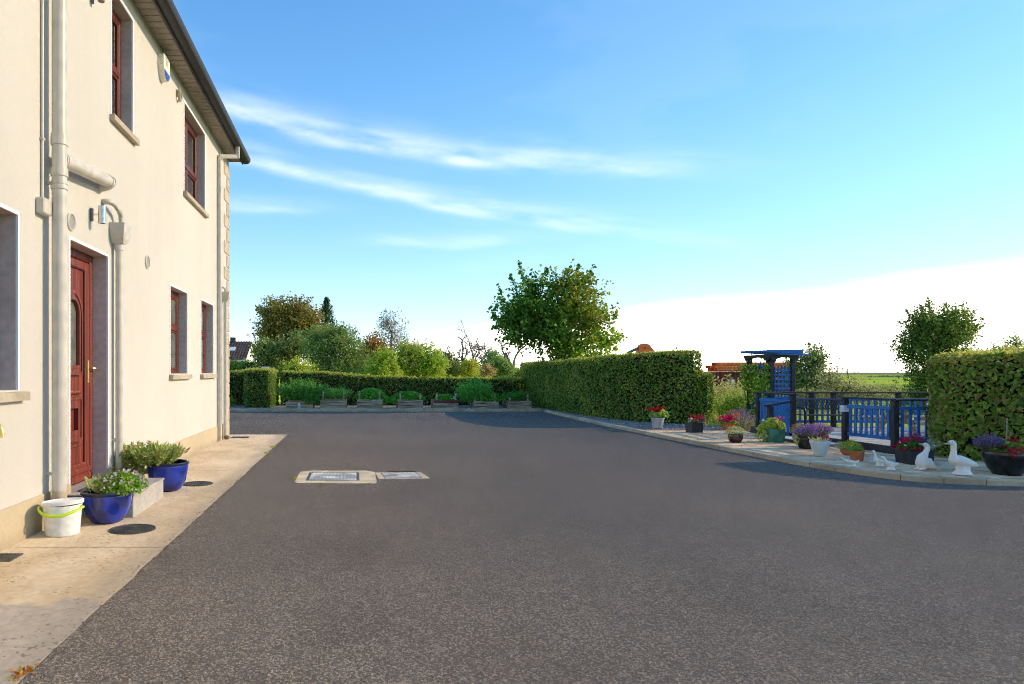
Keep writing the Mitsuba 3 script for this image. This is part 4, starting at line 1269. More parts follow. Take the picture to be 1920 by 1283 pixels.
g = thing('potted_plant', 'bright terracotta pot with rim and tuft of dark green heather', 'potted plant')
x, y = 6.41, 8.86
lathe_pot(g, x, y, .066, .083, .135, 'terracotta', .011)
mound(g, 'foliage', (x - .01, y, P0 + .125), (.10, .09, .06), 520, .02, [((.06, .12, .02), 3), ((.11, .18, .03), 2)], 91, .7, .4)

g = thing('potted_plant', 'square black planter of red flowers and dry grass behind the resting goose', 'potted plant')
x, y = 6.95, 8.62
square_planter(g, x, y, .285, .175, 'slate_planter', -.06)
mound(g, 'foliage', (x - .10, y - .05, P0 + .18), (.14, .11, .14), 200, .045, [((.025, .06, .015), 3), ((.06, .11, .03), 1)], 92, .3, .7)
r_ = np.random.default_rng(93)
p, d = shell_pts(34, (x - .12, y - .06, P0 + .18), (.18, .12, .16), r_, True, .1)
p = np.vstack([p, [(x - .24, y - .1, P0 + .20), (x - .26, y - .1, P0 + .17), (x - .02, y, P0 + .36), (x + .01, y, P0 + .35), (x - .04, y - .02, P0 + .33)]])
flower_heads(g, 'flower', p, .058, [((.66, .012, .07), 3), ((.5, .01, .06), 1), ((.7, .10, .18), .6)], 94)
lavender(g, (x + .07, y + .02, P0 + .16), .11, .22, 90, 95, ((.13, .07, .17), (.08, .05, .1)), ((.08, .07, .05), (.05, .04, .03)))
mb = MB()
n = 170
p = np.array([x + .12, y + .02, P0 + .16]) + r_.normal(size=(n, 3)) * [.03, .03, .0]
tip = p + np.stack([r_.uniform(.0, .16, n), r_.normal(size=n) * .06, r_.uniform(-.12, .20, n)], 1)
blade_mesh(mb, p, tip, .005, pick([((.30, .22, .13), 2), ((.2, .14, .08), 1)], n, r_), r_)
put(g, 'dry_grass', mb, 'leaf')

g = thing('potted_plant', 'large glossy black bowl of red flowers at the right edge', 'potted plant')
x, y = 7.235, 7.70
pot(g, [(0, 0), (.118, 0), (.124, .006), (.165, .07), (.20, .15), (.214, .21), (.214, .235), (.208, .25), (.212, .262), (.210, .272), (.196, .274), (.188, .25)], x, y, P0, 'black_glaze', 52)
soil_disc(g, x, y, P0 + .245, .19)
mound(g, 'foliage', (x, y, P0 + .25), (.20, .20, .13), 420, .05, [((.03, .075, .015), 2), ((.07, .13, .02), 2), ((.14, .2, .03), 1)], 97, .4, .75, lump=.4)
r_ = np.random.default_rng(98)
p, d = shell_pts(44, (x + .02, y - .02, P0 + .25), (.20, .21, .14), r_, True, .08)
p = np.vstack([p, np.array([x - .12, y - .20, P0 + .245]) + r_.normal(size=(9, 3)) * [.05, .01, .02]])
flower_heads(g, 'flower', p, .052, [((.64, .015, .025), 3), ((.7, .03, .10), 2), ((.72, .10, .03), .7)], 99, 6)
lavender(g, (x - .16, y + .04, P0 + .24), .15, .21, 150, 100, ((.15, .10, .22), (.10, .07, .15)), ((.09, .09, .07), (.06, .06, .05)))
single('garden_cane', MB().tube([(7.30, 7.78, P0 + .24), (7.325, 7.79, P0 + .62)], .006, 7).mesh(), 'cane', 'thin pale cane stuck in the large black bowl', 'cane', smooth=40)

# ------------------------------------------------------------------ white geese
ICO = trimesh.creation.icosphere(subdivisions=2, radius=1.0).vertices


def chain(bones, length, smooth_n=12):
    """One continuous body: the hulls of sphere pairs, joined, refined and smoothed. A node is (x, y, z, r) or (x, y, z, rx, ry, rz)."""
    parts = []

    def ball(q):
        r = (q[3],) * 3 if len(q) == 4 else q[3:]
        return np.asarray(q[:3]) + ICO * r
    for a, b_ in bones:
        parts.append(m3.Manifold.hull_points(np.vstack([ball(a), ball(b_)]).astype(np.float32)))
    body = m3.Manifold.batch_boolean(parts, m3.OpType.Add).refine_to_length(length)
    m = body.to_mesh()
    t = trimesh.Trimesh(m.vert_properties[:, :3], m.tri_verts, process=True)
    trimesh.smoothing.filter_taubin(t, lamb=.55, nu=.53, iterations=smooth_n)
    return t


def goose(x, y, nodes, links, base, bill, eyes, label, size, rot=0.0):
    g = thing('goose_statue', label, 'goose statue', 'white goose figures on the patio')
    M = trimesh.transformations.translation_matrix([x, y, P0 - .001]) @ trimesh.transformations.rotation_matrix(rot, [0, 0, 1])
    body = chain([(nodes[a], nodes[b_]) for a, b_ in links] + base, size)
    body.apply_transform(M)
    put(g, 'body', body, 'ceramic_white', smooth=True)
    bl = chain(bill, size * .6, 6)
    bl.apply_transform(M)
    put(g, 'bill', bl, 'goose_bill', smooth=True)
    for s_ in (-1, 1):
        e = trimesh.creation.icosphere(subdivisions=1, radius=eyes[3])
        e.apply_translation([eyes[0], eyes[1] * s_, eyes[2]])
        e.apply_transform(M)
        put(g, 'eye', e, 'black_glaze', smooth=True)


# tall standing goose
N = {'h': (-.117, 0, .358, .034, .024, .030), 'n1': (-.098, 0, .345, .027), 'n2': (-.095, 0, .277, .026, .025, .03), 'n3': (-.099, 0, .215, .034, .034, .04), 'c': (-.098, 0, .17, .043, .05, .05), 'b': (-.03, 0, .155, .07, .075, .064),
     'r': (.06, 0, .135, .06, .06, .045), 't': (.16, 0, .103, .012, .022, .008), 'w1': (-.03, .058, .165, .05, .018, .04), 'w2': (.10, .035, .13, .03, .012, .018), 'v1': (-.03, -.058, .165, .05, .018, .04), 'v2': (.10, -.035, .13, .03, .012, .018)}
goose(6.69, 7.64, N, [('h', 'n1'), ('n1', 'n2'), ('n2', 'n3'), ('n3', 'c'), ('c', 'b'), ('b', 'r'), ('r', 't'), ('w1', 'w2'), ('v1', 'v2')],
      [((-.02, 0, .13, .05, .045, .02), (-.02, 0, .05, .045, .038, .02)), ((.05, 0, .10, .028, .03, .02), (.055, 0, .05, .03, .03, .02)), ((0, 0, .05, .068, .045, .02), (0, 0, .012, .108, .07, .012))],
      [((-.14, 0, .352, .016, .013, .013), (-.196, 0, .345, .007, .009, .005))], (-.127, .022, .369, .005), 'tallest white goose statue, standing upright on a flared base, nearest the black bowl', .009)
# resting goose with raised head
N = {'h': (-.012, 0, .29, .030, .022, .025), 'n1': (.012, 0, .268, .025), 'n2': (.010, 0, .235, .025), 'n3': (-.012, 0, .195, .028, .028, .03), 'c': (-.048, 0, .14, .05, .055, .05), 'b': (-.05, 0, .08, .062, .07, .062), 'm': (.0, 0, .07, .058, .066, .055),
     'r': (.045, 0, .032, .036, .045, .026), 't': (.10, 0, .012, .012, .024, .007), 'w1': (-.01, .058, .10, .035, .016, .045), 'w2': (.075, .03, .03, .02, .012, .012), 'v1': (-.01, -.058, .10, .035, .016, .045), 'v2': (.075, -.03, .03, .02, .012, .012)}
goose(6.64, 8.06, N, [('h', 'n1'), ('n1', 'n2'), ('n2', 'n3'), ('n3', 'c'), ('c', 'b'), ('b', 'm'), ('m', 'r'), ('r', 't'), ('w1', 'w2'), ('v1', 'v2')],
      [((-.05, .03, .02, .03, .022, .016), (-.10, .03, .008, .02, .022, .007)), ((-.05, -.03, .02, .03, .022, .016), (-.10, -.03, .008, .02, .022, .007))],
      [((-.032, 0, .292, .016, .013, .013), (-.082, 0, .303, .006, .009, .005))], (-.018, .020, .299, .004), 'white goose statue resting on its tail with curved neck and raised bill', .009)
# two small ducklings standing and one stretched low
N = {'h': (-.078, 0, .176, .019, .015, .016), 'n1': (-.062, 0, .158, .013), 'n2': (-.056, 0, .125, .013), 'n3': (-.056, 0, .10, .018), 'c': (-.048, 0, .075, .026), 'b': (-.009, 0, .064, .036, .034, .03), 'r': (.036, 0, .058, .022, .024, .018), 't': (.062, 0, .075, .006, .01, .004)}
goose(6.35, 8.39, N, [('h', 'n1'), ('n1', 'n2'), ('n2', 'n3'), ('n3', 'c'), ('c', 'b'), ('b', 'r'), ('r', 't')],
      [((-.02, 0, .05, .018, .02, .015), (-.025, 0, .012, .02, .02, .008)), ((.02, 0, .05, .016, .018, .012), (.028, 0, .012, .018, .02, .008)), ((-.03, 0, .006, .028, .035, .006), (.032, 0, .006, .026, .035, .006))],
      [((-.092, 0, .176, .009, .009, .007), (-.115, 0, .180, .005, .007, .003))], (-.084, .013, .181, .0028), 'small white duckling statue with long upright neck, farther of the standing pair', .006)
N = {'h': (-.102, 0, .146, .022, .016, .018), 'n1': (-.088, 0, .135, .015), 'n2': (-.072, 0, .112, .015), 'c': (-.049, 0, .086, .026), 'b': (-.009, 0, .07, .042, .038, .034), 'r': (.035, 0, .064, .024, .026, .02), 't': (.074, 0, .082, .006, .01, .004)}
goose(6.21, 8.03, N, [('h', 'n1'), ('n1', 'n2'), ('n2', 'c'), ('c', 'b'), ('b', 'r'), ('r', 't')],
      [((-.005, 0, .05, .03, .025, .015), (-.005, 0, .03, .034, .026, .01)), ((-.005, 0, .025, .036, .026, .01), (-.005, 0, .006, .056, .04, .006))],
      [((-.116, 0, .142, .010, .010, .007), (-.14, 0, .136, .005, .007, .003))], (-.108, .014, .151, .003), 'small white duckling statue with flared base, nearer the kerb of the standing pair', .006)
N = {'h': (-.134, 0, .103, .017, .013, .013), 'n1': (-.112, 0, .088, .012), 'n2': (-.085, 0, .074, .015), 'b': (-.035, 0, .062, .026, .03, .02), 'm': (.008, 0, .054, .026, .03, .02), 'r': (.04, 0, .055, .016, .02, .012), 't': (.07, 0, .074, .005, .009, .004)}
goose(5.98, 8.33, N, [('h', 'n1'), ('n1', 'n2'), ('n2', 'b'), ('b', 'm'), ('m', 'r'), ('r', 't')],
      [((.02, 0, .04, .012, .014, .01), (.02, 0, .01, .016, .018, .006)), ((-.035, 0, .005, .026, .03, .005), (.035, 0, .005, .024, .03, .005))],
      [((-.15, 0, .100, .008, .008, .006), (-.172, 0, .106, .004, .006, .003))], (-.14, .0115, .108, .0025), 'small white duckling statue stretched low with its neck forward, nearest the kerb', .006)

# ------------------------------------------------------------------ deck with railings
dk = thing('garden_deck', 'raised grey timber deck with black posts and blue railings beyond the patio', 'deck')
DX0, DX1, DY0, DY1, DZ = 7.46, 11.1, 9.60, 13.05, .172
for k in range(26):
    x0 = DX0 + .005 + k * .14
    put(dk, 'deck_board', MB().box(x0, x0 + .131, DY0 + .01, DY1 - .01, DZ - .028, DZ + .001 * math.sin(k * 2.1), .004), 'deck_timber')
for q in ((DX0 - .02, DX0 + .003, DY0 - .02, 10.46), (DX0 - .02, DX0 + .003, 11.9, DY1), (DX0 + .0035, DX1, DY0 - .0195, DY0 + .003)):
    put(dk, 'skirt', MB().box(*q, .03, DZ - .004, .003), 'black_paint')
for q in (DY0 + .01, 11.3, DY1 - .06):
    put(dk, 'joist', MB().box(DX0 + .01, DX1, q, q + .05, .0, DZ - .03), 'black_paint')
posts = {'P2': (7.505, 9.645), 'P1': (7.42, 10.50), 'P3': (7.505, 11.88), 'P0': (7.56, 13.0)}
extra = [(8.57, 13.02), (8.98, 13.02), (10.2, 13.02), (11.05, 13.02), (9.4, 9.645), (11.05, 9.645)]
for (x, y) in list(posts.values()) + extra:
    put(dk, 'post', MB().box(x - .037, x + .037, y - .037, y + .037, .02, .80, .006), 'black_paint')


def rail_run(a, b_, n, dense=False, cap_z=.812, w=.038):
    a, b_ = np.array(a), np.array(b_)
    d = (b_ - a) / np.linalg.norm(b_ - a)
    L = np.linalg.norm(b_ - a)
    A, B_ = a + d * .05, b_ - d * .05
    put(dk, 'rail', MB().beam((*A, .69), (*B_, .69), .034, .05, .005), 'blue_paint')
    put(dk, 'rail', MB().beam((*A, .272), (*B_, .272), .034, .05, .005), 'blue_paint')
    l = L - .1
    for k in range(n):
        c = A + d * (l * (k + .5) / n)
        v, f = cbox(-w / 2, w / 2, -.0115, .0115, .2975, .6645, .003)
        q = np.stack([c[0] + v[:, 0] * d[0] - v[:, 1] * d[1], c[1] + v[:, 0] * d[1] + v[:, 1] * d[0], v[:, 2]], 1)
        put(dk, 'baluster', trimesh.Trimesh(q, f, process=False), 'blue_paint')


def cap_run(a, b_):
    put(dk, 'handrail', MB().beam((*a, .816), (*b_, .816), .105, .030, .006), 'black_paint')


rail_run(posts['P1'], posts['P2'], 8)
rail_run(posts['P2'], (9.4, 9.645), 16)
rail_run((9.4, 9.645), (11.05, 9.645), 13)
rail_run(posts['P3'], posts['P0'], 10, w=.056)
rail_run(posts['P0'], (8.57, 13.02), 8)
rail_run((8.98, 13.02), (10.2, 13.02), 10)
rail_run((8.57, 13.02), (8.98, 13.02), 3)
rail_run((10.2, 13.02), (11.05, 13.02), 7)
rail_run((11.05, 9.645), (11.05, 13.02), 24)
cap_run((7.415, 10.56), (7.512, 9.575))
cap_run((7.567, 9.645), (11.12, 9.645))
cap_run((7.505, 11.82), (7.563, 12.94))
cap_run((7.50, 13.01), (11.12, 13.02))
cap_run((11.05, 9.71), (11.05, 12.955))
# ramp with its low handrail, and the step
put(dk, 'ramp_post', MB().box(7.07, 7.15, 11.84, 11.92, .05, .615, .006), 'black_paint')
put(dk, 'ramp_handrail', MB().beam((7.02, 11.88, .622), (7.46, 11.88, .69), .075, .028, .005), 'black_paint')
put(dk, 'ramp_rail', MB().beam((7.10, 11.88, .50), (7.47, 11.88, .575), .03, .045, .004), 'blue_paint')
for k in range(4):
    x = 7.19 + k * .075
    put(dk, 'ramp_baluster', MB().box(x - .022, x + .022, 11.87, 11.89, .12, .50 + (x - 7.1) * .2, .003), 'blue_paint')
put(dk, 'step', MB().box(7.08, 7.435, 10.52, 11.83, .066, .088).box(7.06, 7.43, 10.53, 11.82, .0885, .114, .005), 'deck_timber')
put(dk, 'step_riser', MB().box(7.045, 7.06, 10.53, 11.82, .066, .108).box(7.436, 7.452, 10.56, 11.83, .11, .168), 'black_paint')
single('white_sheet', MB().box(7.368, 7.3705, 10.452, 10.548, .60, .70).box(7.3706, 7.472, 10.4485, 10.451, .60, .70).mesh(), 'sign_white', 'pale sheet wrapped round the near deck gate post', 'sheet')

bn = thing('bench', 'black metal garden bench with lattice back standing on the deck', 'bench')
bx0, bx1, by0, by1 = 7.95, 8.95, 12.25, 12.62
for x in (bx0, bx1):
    put(bn, 'arm_frame', MB().tube([(x, by0, DZ), (x, by0, .50), (x, by0 + .02, .545), (x, by0 + .06, .565), (x, by1 - .05, .585), (x, by1 + .02, .58)], .019, 10), 'bench_iron', smooth=40)
    put(bn, 'leg', MB().tube([(x, by1, DZ), (x, by1 + .01, .44), (x, by1 + .05, .70)], .017, 10), 'bench_iron', smooth=40)
for k in range(6):
    yy = by0 + .01 + k * .068
    put(bn, 'seat_slat', MB().box(bx0 + .02, bx1 - .02, yy, yy + .05, .425, .44, .004), 'bench_iron')
put(bn, 'back_rail', MB().tube([(bx0, by1 + .05, .70), (bx1, by1 + .05, .70)], .014, 8).tube([(bx0, by1 + .02, .53), (bx1, by1 + .02, .53)], .012, 8), 'bench_lattice', smooth=40)
lt = MB()
for k in range(-3, 22):
    for s_ in (-1, 1):
        xa = bx0 + .01 + k * .05
        xb = xa + .085
        za, zb_ = (.535, .695) if s_ > 0 else (.695, .535)
        t0, t1 = max(0, (bx0 + .01 - xa) / .085), min(1, (bx1 - .01 - xa) / .085)
        if t1 > t0:
            pz = lambda t: za + (zb_ - za) * t
            py = lambda z: by1 + .02 + (z - .53) / .17 * .03 + s_ * .003
            lt.beam((xa + .085 * t0, py(pz(t0)), pz(t0)), (xa + .085 * t1, py(pz(t1)), pz(t1)), .005, .013)
put(bn, 'back_lattice', lt, 'bench_lattice')

pt = thing('picnic_table', 'weathered picnic table on the deck seen through the right railing', 'table')
for k in range(5):
    put(pt, 'top_board', MB().box(8.75, 10.1, 11.15 + k * .125, 11.26 + k * .125, .575, .60, .004), 'deck_timber')
for yy in (10.75, 12.02):
    put(pt, 'seat_board', MB().box(8.8, 10.05, yy, yy + .16, .41, .435, .004), 'deck_timber')
for x in (8.95, 9.9):
    put(pt, 'leg_frame', MB().beam((x, 11.0, DZ), (x, 11.35, .574), .045, .08, .004).beam((x, 11.9, DZ), (x, 11.55, .574), .045, .08, .004).beam((x + .047, 10.76, .385), (x + .047, 12.17, .385), .04, .06, .004), 'old_timber')

# ------------------------------------------------------------------ blue arch with trellis
ar = thing('garden_arch', 'blue and black trellis garden arch behind the deck', 'pergola')
AX0, AX1, AY0, AY1 = 8.76, 9.21, 14.6, 15.40
for (x, y) in ((AX0, AY0), (AX1, AY0), (AX0, AY1), (AX1, AY1)):
    put(ar, 'post', MB().box(x - .042, x + .042, y - .042, y + .042, -.05, 1.53, .006), 'black_paint')


def header(a, b_):
    a, b_ = np.array(a), np.array(b_)
    L = np.linalg.norm(b_ - a)
    d = (b_ - a) / L
    th = np.linspace(math.pi, 0, 14)
    hw = L / 2 - .045
    prof = [(-.075, .10), (-.075, .06), (-.05, .0), (.045, -.06)] + [(L / 2 + hw * math.cos(t), -.06 + .11 * math.sin(t) ** .7) for t in th] + [(L - .045, -.06), (L + .05, .0), (L + .075, .06), (L + .075, .10)]
    g_ = extrude(Polygon(prof).buffer(0), .04)
    v = g_.vertices
    q = np.stack([a[0] + d[0] * v[:, 0] - d[1] * (v[:, 2] - .02), a[1] + d[1] * v[:, 0] + d[0] * (v[:, 2] - .02), 1.47 + v[:, 1]], 1)
    put(ar, 'header', trimesh.Trimesh(q, g_.faces, process=False), 'black_paint')


header((AX0, AY0 - .064), (AX1, AY0 - .064))
header((AX0, AY1 + .064), (AX1, AY1 + .064))
header((AX0 - .0645, AY0 + .0), (AX0 - .0645, AY1))
header((AX1 + .0645, AY0), (AX1 + .0645, AY1))
for k in range(7):
    yy = AY0 - .12 + k * .165
    z = 1.572 + .001 * k
    v, f = cbox(AX0 - .15, AX1 + .13, yy - .024, yy + .024, z, z + .09, .004)
    v = v.copy()
    v[:, 2] += np.where((v[:, 0] < AX0 - .1) & (v[:, 2] < z + .04), .045, 0)
    put(ar, 'roof_slat', trimesh.Trimesh(v, f, process=False), 'blue_paint')
put(ar, 'roof_slat', MB().beam((AX0 + .0, AY0 - .24, 1.572), (AX1 + .21, AY0 - .22, 1.550), .10, .025, .004), 'blue_paint', label='loose slat hanging at the front')


def trellis(a, b_, nx_, z0, z1, nz, bsdf):
    a, b_ = np.array(a), np.array(b_)
    d = b_ - a
    nrm = np.array([-d[1], d[0]]) / np.linalg.norm(d)
    for k in range(nx_):
        c = a + d * (k + .5) / nx_
        put(ar, 'trellis_lath', MB().beam((*(c + nrm * .009), z0), (*(c + nrm * .009), z1 + .07 * (1 - abs((k + .5) / nx_ - .5))), .036, .016, .002, up=(d[0], d[1], 0)), bsdf)
    for k in range(nz):
        z = z0 + .03 + (z1 - z0 - .06) * k / (nz - 1)
        put(ar, 'trellis_lath', MB().beam((*(a + d * .02 - nrm * .009), z), (*(b_ - d * .02 - nrm * .009), z), .016, .036, .002), bsdf)


trellis((AX0 + .045, AY0), (AX1 - .045, AY0), 5, .25, 1.27, 11, 'blue_paint')
trellis((AX0, AY0 + .045), (AX0, AY1 - .045), 8, .10, 1.32, 13, 'blue_paint')
cl = thing('climbing_plant', 'green climber covering the left side of the blue arch', 'climber')
r_ = np.random.default_rng(110)
mb = MB()
n = 2500
p = np.stack([AX0 - .045 - np.abs(r_.normal(size=n)) * .06, r_.uniform(AY0 - .05, AY1 + .12, n), r_.uniform(.02, 1.36, n)], 1)
p = p[meshkit.fbm(p * 3.3, 3) > .41 + .16 * np.clip(p[:, 2] - .7, 0, 1)]
n = len(p)
leaf_mesh(mb, p, r_.normal(size=(n, 3)) * .7 + [-.7, -.4, .4], .062 * r_.uniform(.6, 1.3, n), pick([((.04, .085, .015), 4), ((.075, .13, .02), 3), ((.16, .19, .03), 1)], n, r_), .8, r=r_)
for k in range(16):
    a = np.array([AX0 - .05, r_.uniform(AY0, AY1), r_.uniform(.9, 1.45)])
    e = a + [r_.uniform(-.34, .12), r_.uniform(-.1, .3), r_.uniform(-.1, .26)]
    n = 15
    t = r_.random((n, 1))
    leaf_mesh(mb, a + (e - a) * t + r_.normal(size=(n, 3)) * .025, r_.normal(size=(n, 3)), .055, pick([((.05, .09, .02), 2), ((.14, .16, .03), 2), ((.2, .17, .05), 1)], n, r_), .8, r=r_)
put(cl, 'foliage', mb, 'leaf')
sm = MB()
for k in range(7):
    y = AY0 + .05 + k * .13
    q = np.array([[AX0 - .05 + r_.normal() * .02, y + r_.normal() * .05, z] for z in np.linspace(0, 1.5, 8)])
    sm.tube(q, .008, 5)
put(cl, 'stem', sm, 'bark')

# ------------------------------------------------------------------ hedges
def hedge(name, label, poly, top, leaf, per_m2, pal_side, pal_top, seed, cat='hedge', group=None, z0=.03, bulge=.05, core=.12, bare=0.0):
    """Clipped hedge: poly is the footprint, top(x, y) its height."""
    g = thing(name, label, cat, group)
    r_ = np.random.default_rng(seed)
    ring = poly.exterior
    L = ring.length
    xy = np.array(poly.exterior.coords)
    hmax = max(top(x, y) for x, y in xy)
    n = int(L * hmax * per_m2)
    s_ = r_.uniform(0, L, n)
    P = np.array([ring.interpolate(v).coords[0] for v in s_])
    Q = np.array([ring.interpolate((v + .02) % L).coords[0] for v in s_])
    t = unit(Q - P)
    nn = np.stack([t[:, 1], -t[:, 0]], 1) * (1 if ring.is_ccw else -1)
    H = np.array([top(x, y) for x, y in P])
    Z = z0 + (H - z0) * r_.random(n) ** .92
    keep = r_.random(n) > bare * np.exp(-Z / .22)
    P, nn, Z, H = P[keep], nn[keep], Z[keep], H[keep]
    n = len(P)
    p3 = np.stack([P[:, 0], P[:, 1], Z], 1)
    lump = (meshkit.fbm(p3 * 2.3 + seed, 3) - .5) * 2 * bulge + (meshkit.fbm(p3 * 9 + seed, 2) - .5) * bulge
    rnd = np.clip((Z - (H - .07)) / .07, 0, 1) ** 2 * .05
    depth = lump - rnd - r_.exponential(.022, n) + (r_.random(n) > .97) * r_.uniform(0, .06, n)
    out = np.stack([nn[:, 0], nn[:, 1], np.zeros(n)], 1)
    p3 = p3 + out * depth[:, None]
    norm = unit(out + [0, 0, .35] + r_.normal(size=(n, 3)) * .55)
    tone = meshkit.fbm(p3 * 1.1 + seed * 3, 3)
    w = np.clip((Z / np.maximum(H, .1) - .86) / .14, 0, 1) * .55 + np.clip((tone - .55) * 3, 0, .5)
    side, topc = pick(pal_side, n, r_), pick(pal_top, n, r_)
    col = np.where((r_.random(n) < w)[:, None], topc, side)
    mb = MB()
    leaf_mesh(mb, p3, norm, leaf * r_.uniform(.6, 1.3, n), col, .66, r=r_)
    x0, y0, x1, y1 = poly.bounds
    m = int(poly.area * per_m2 * 1.1)
    P = r_.uniform((x0, y0), (x1, y1), (m * 3, 2))
    P = np.array([q for q in P if poly.contains(Point(q))][:m])
    m = len(P)
    Z = np.array([top(x, y) for x, y in P]) + (meshkit.fbm(np.c_[P * 2.1, np.zeros(m)] + seed, 3) - .5) * bulge * 2 - r_.exponential(.02, m) + (r_.random(m) > .93) * r_.uniform(0, .07, m)
    d = np.array([ring.distance(Point(q)) for q in P])
    Z -= np.clip(.06 - d, 0, 1) * .6
    p3 = np.c_[P, Z]
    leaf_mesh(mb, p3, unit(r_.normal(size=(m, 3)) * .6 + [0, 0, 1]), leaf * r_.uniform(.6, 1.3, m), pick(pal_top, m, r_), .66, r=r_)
    put(g, 'foliage', mb, 'leaf')
    inner = poly.buffer(-core)
    c = slab(inner.segmentize(.3), 0.0, 1.0)
    v = c.vertices
    v[:, 2] = np.where(v[:, 2] > .5, np.array([top(x, y) for x, y in v[:, :2]]) - .055, 0.0)
    put(g, 'stems', c, 'stems')  # solid dark core added for the dark inside of the hedge, no separate stems
    return g


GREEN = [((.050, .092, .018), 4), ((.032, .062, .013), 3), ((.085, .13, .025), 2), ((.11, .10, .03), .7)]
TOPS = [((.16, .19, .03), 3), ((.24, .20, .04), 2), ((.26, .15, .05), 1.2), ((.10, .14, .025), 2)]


def top_mid(x, y):
    z = np.interp(y, [15.1, 16.2, 18, 21.5, 24.8], [1.665, 1.63, 1.575, 1.52, 1.54])
    if x > 7.64 and y < 17:
        z = 1.17
    return z + .012 * math.sin(x * 3.1 + y * 2.3)


mid_poly = Polygon([(5.90, 24.8), (5.90, 22), (5.98, 19.5), (6.05, 18), (6.20, 17), (6.42, 16.15), (6.75, 15.6), (7.15, 15.3), (7.64, 15.28), (7.64, 16.05), (7.3, 16.2), (7.05, 16.9), (6.92, 18.2), (6.8, 21.8), (6.75, 24.8)])
if not mid_poly.exterior.is_ccw:
    mid_poly = Polygon(list(mid_poly.exterior.coords)[::-1])
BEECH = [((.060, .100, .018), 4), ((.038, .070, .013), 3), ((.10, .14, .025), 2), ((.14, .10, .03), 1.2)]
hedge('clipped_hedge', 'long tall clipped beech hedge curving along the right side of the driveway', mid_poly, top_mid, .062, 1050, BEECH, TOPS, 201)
end_poly = Polygon([(7.66, 15.30), (7.93, 15.36), (8.05, 15.6), (7.98, 15.95), (7.66, 16.02)])
hedge('clipped_hedge', 'lower rounded hedge piece at the near end of the long hedge', end_poly, lambda x, y: 1.17 + .01 * math.sin(x * 9), .06, 1050, BEECH, TOPS, 202)
right_poly = Polygon([(7.86, 9.53), (7.79, 9.2), (7.89, 8.85), (8.14, 8.55), (8.5, 8.2), (8.8, 7.85), (9.3, 7.5), (11.5, 7.3), (11.5, 9.5)])


def top_right(x, y):
    return 1.475 + .02 * math.sin(x * 2.2) - .10 * max(0, (8.0 - x)) / .2


hedge('clipped_hedge', 'tall clipped beech hedge at the right edge behind the geese', right_poly, top_right, .068, 1500, [((.075, .115, .022), 4), ((.048, .082, .016), 3), ((.12, .16, .03), 2), ((.12, .085, .04), 1.6)],
      [((.34, .24, .03), 3), ((.30, .16, .05), 2), ((.18, .2, .03), 2)], 203, bare=.5)
low_poly = Polygon([(-2.6, 24.1), (0, 24.0), (5.8, 24.0), (5.8, 24.75), (-2.6, 24.9)])
LOWP = [((.030, .055, .012), 3), ((.045, .08, .015), 2), ((.10, .075, .03), .8), ((.10, .12, .05), .6)]
hedge('clipped_hedge', 'low clipped hedge behind the planter boxes', low_poly, lambda x, y: float(np.interp(x, [-2.6, -1.2, .6, 2, 5.8], [1.23, 1.20, 1.06, 1.02, .99])), .075, 620, LOWP, [((.20, .24, .03), 4), ((.13, .17, .02), 2), ((.26, .18, .05), .8)], 204)
block_poly = Polygon([(-3.58, 22.3), (-2.78, 22.3), (-2.72, 22.6), (-2.72, 24.6), (-3.6, 24.6)])
hedge('clipped_hedge', 'square end block of clipped hedge beside the house corner', block_poly, lambda x, y: 1.285, .07, 900, [((.045, .085, .016), 3), ((.03, .06, .012), 2), ((.10, .07, .03), .7)], [((.2, .25, .03), 3), ((.26, .16, .05), 1)], 205)
left_poly = Polygon([(-9, 24.2), (-3.62, 24.2), (-3.62, 24.95), (-9, 24.95)])
hedge('clipped_hedge', 'low clipped hedge seen between the house corner and the square hedge block', left_poly, lambda x, y: 1.23, .075, 620, LOWP, [((.26, .24, .03), 3), ((.3, .2, .04), 1)], 206)
mound(thing('garden_shrub', 'small yellow-green shrub at the house corner before the low hedge', 'shrub'), 'foliage', (-4.35, 23.2, .05), (.35, .3, .5), 420, .07, [((.16, .19, .02), 2), ((.07, .11, .02), 2)], 207)

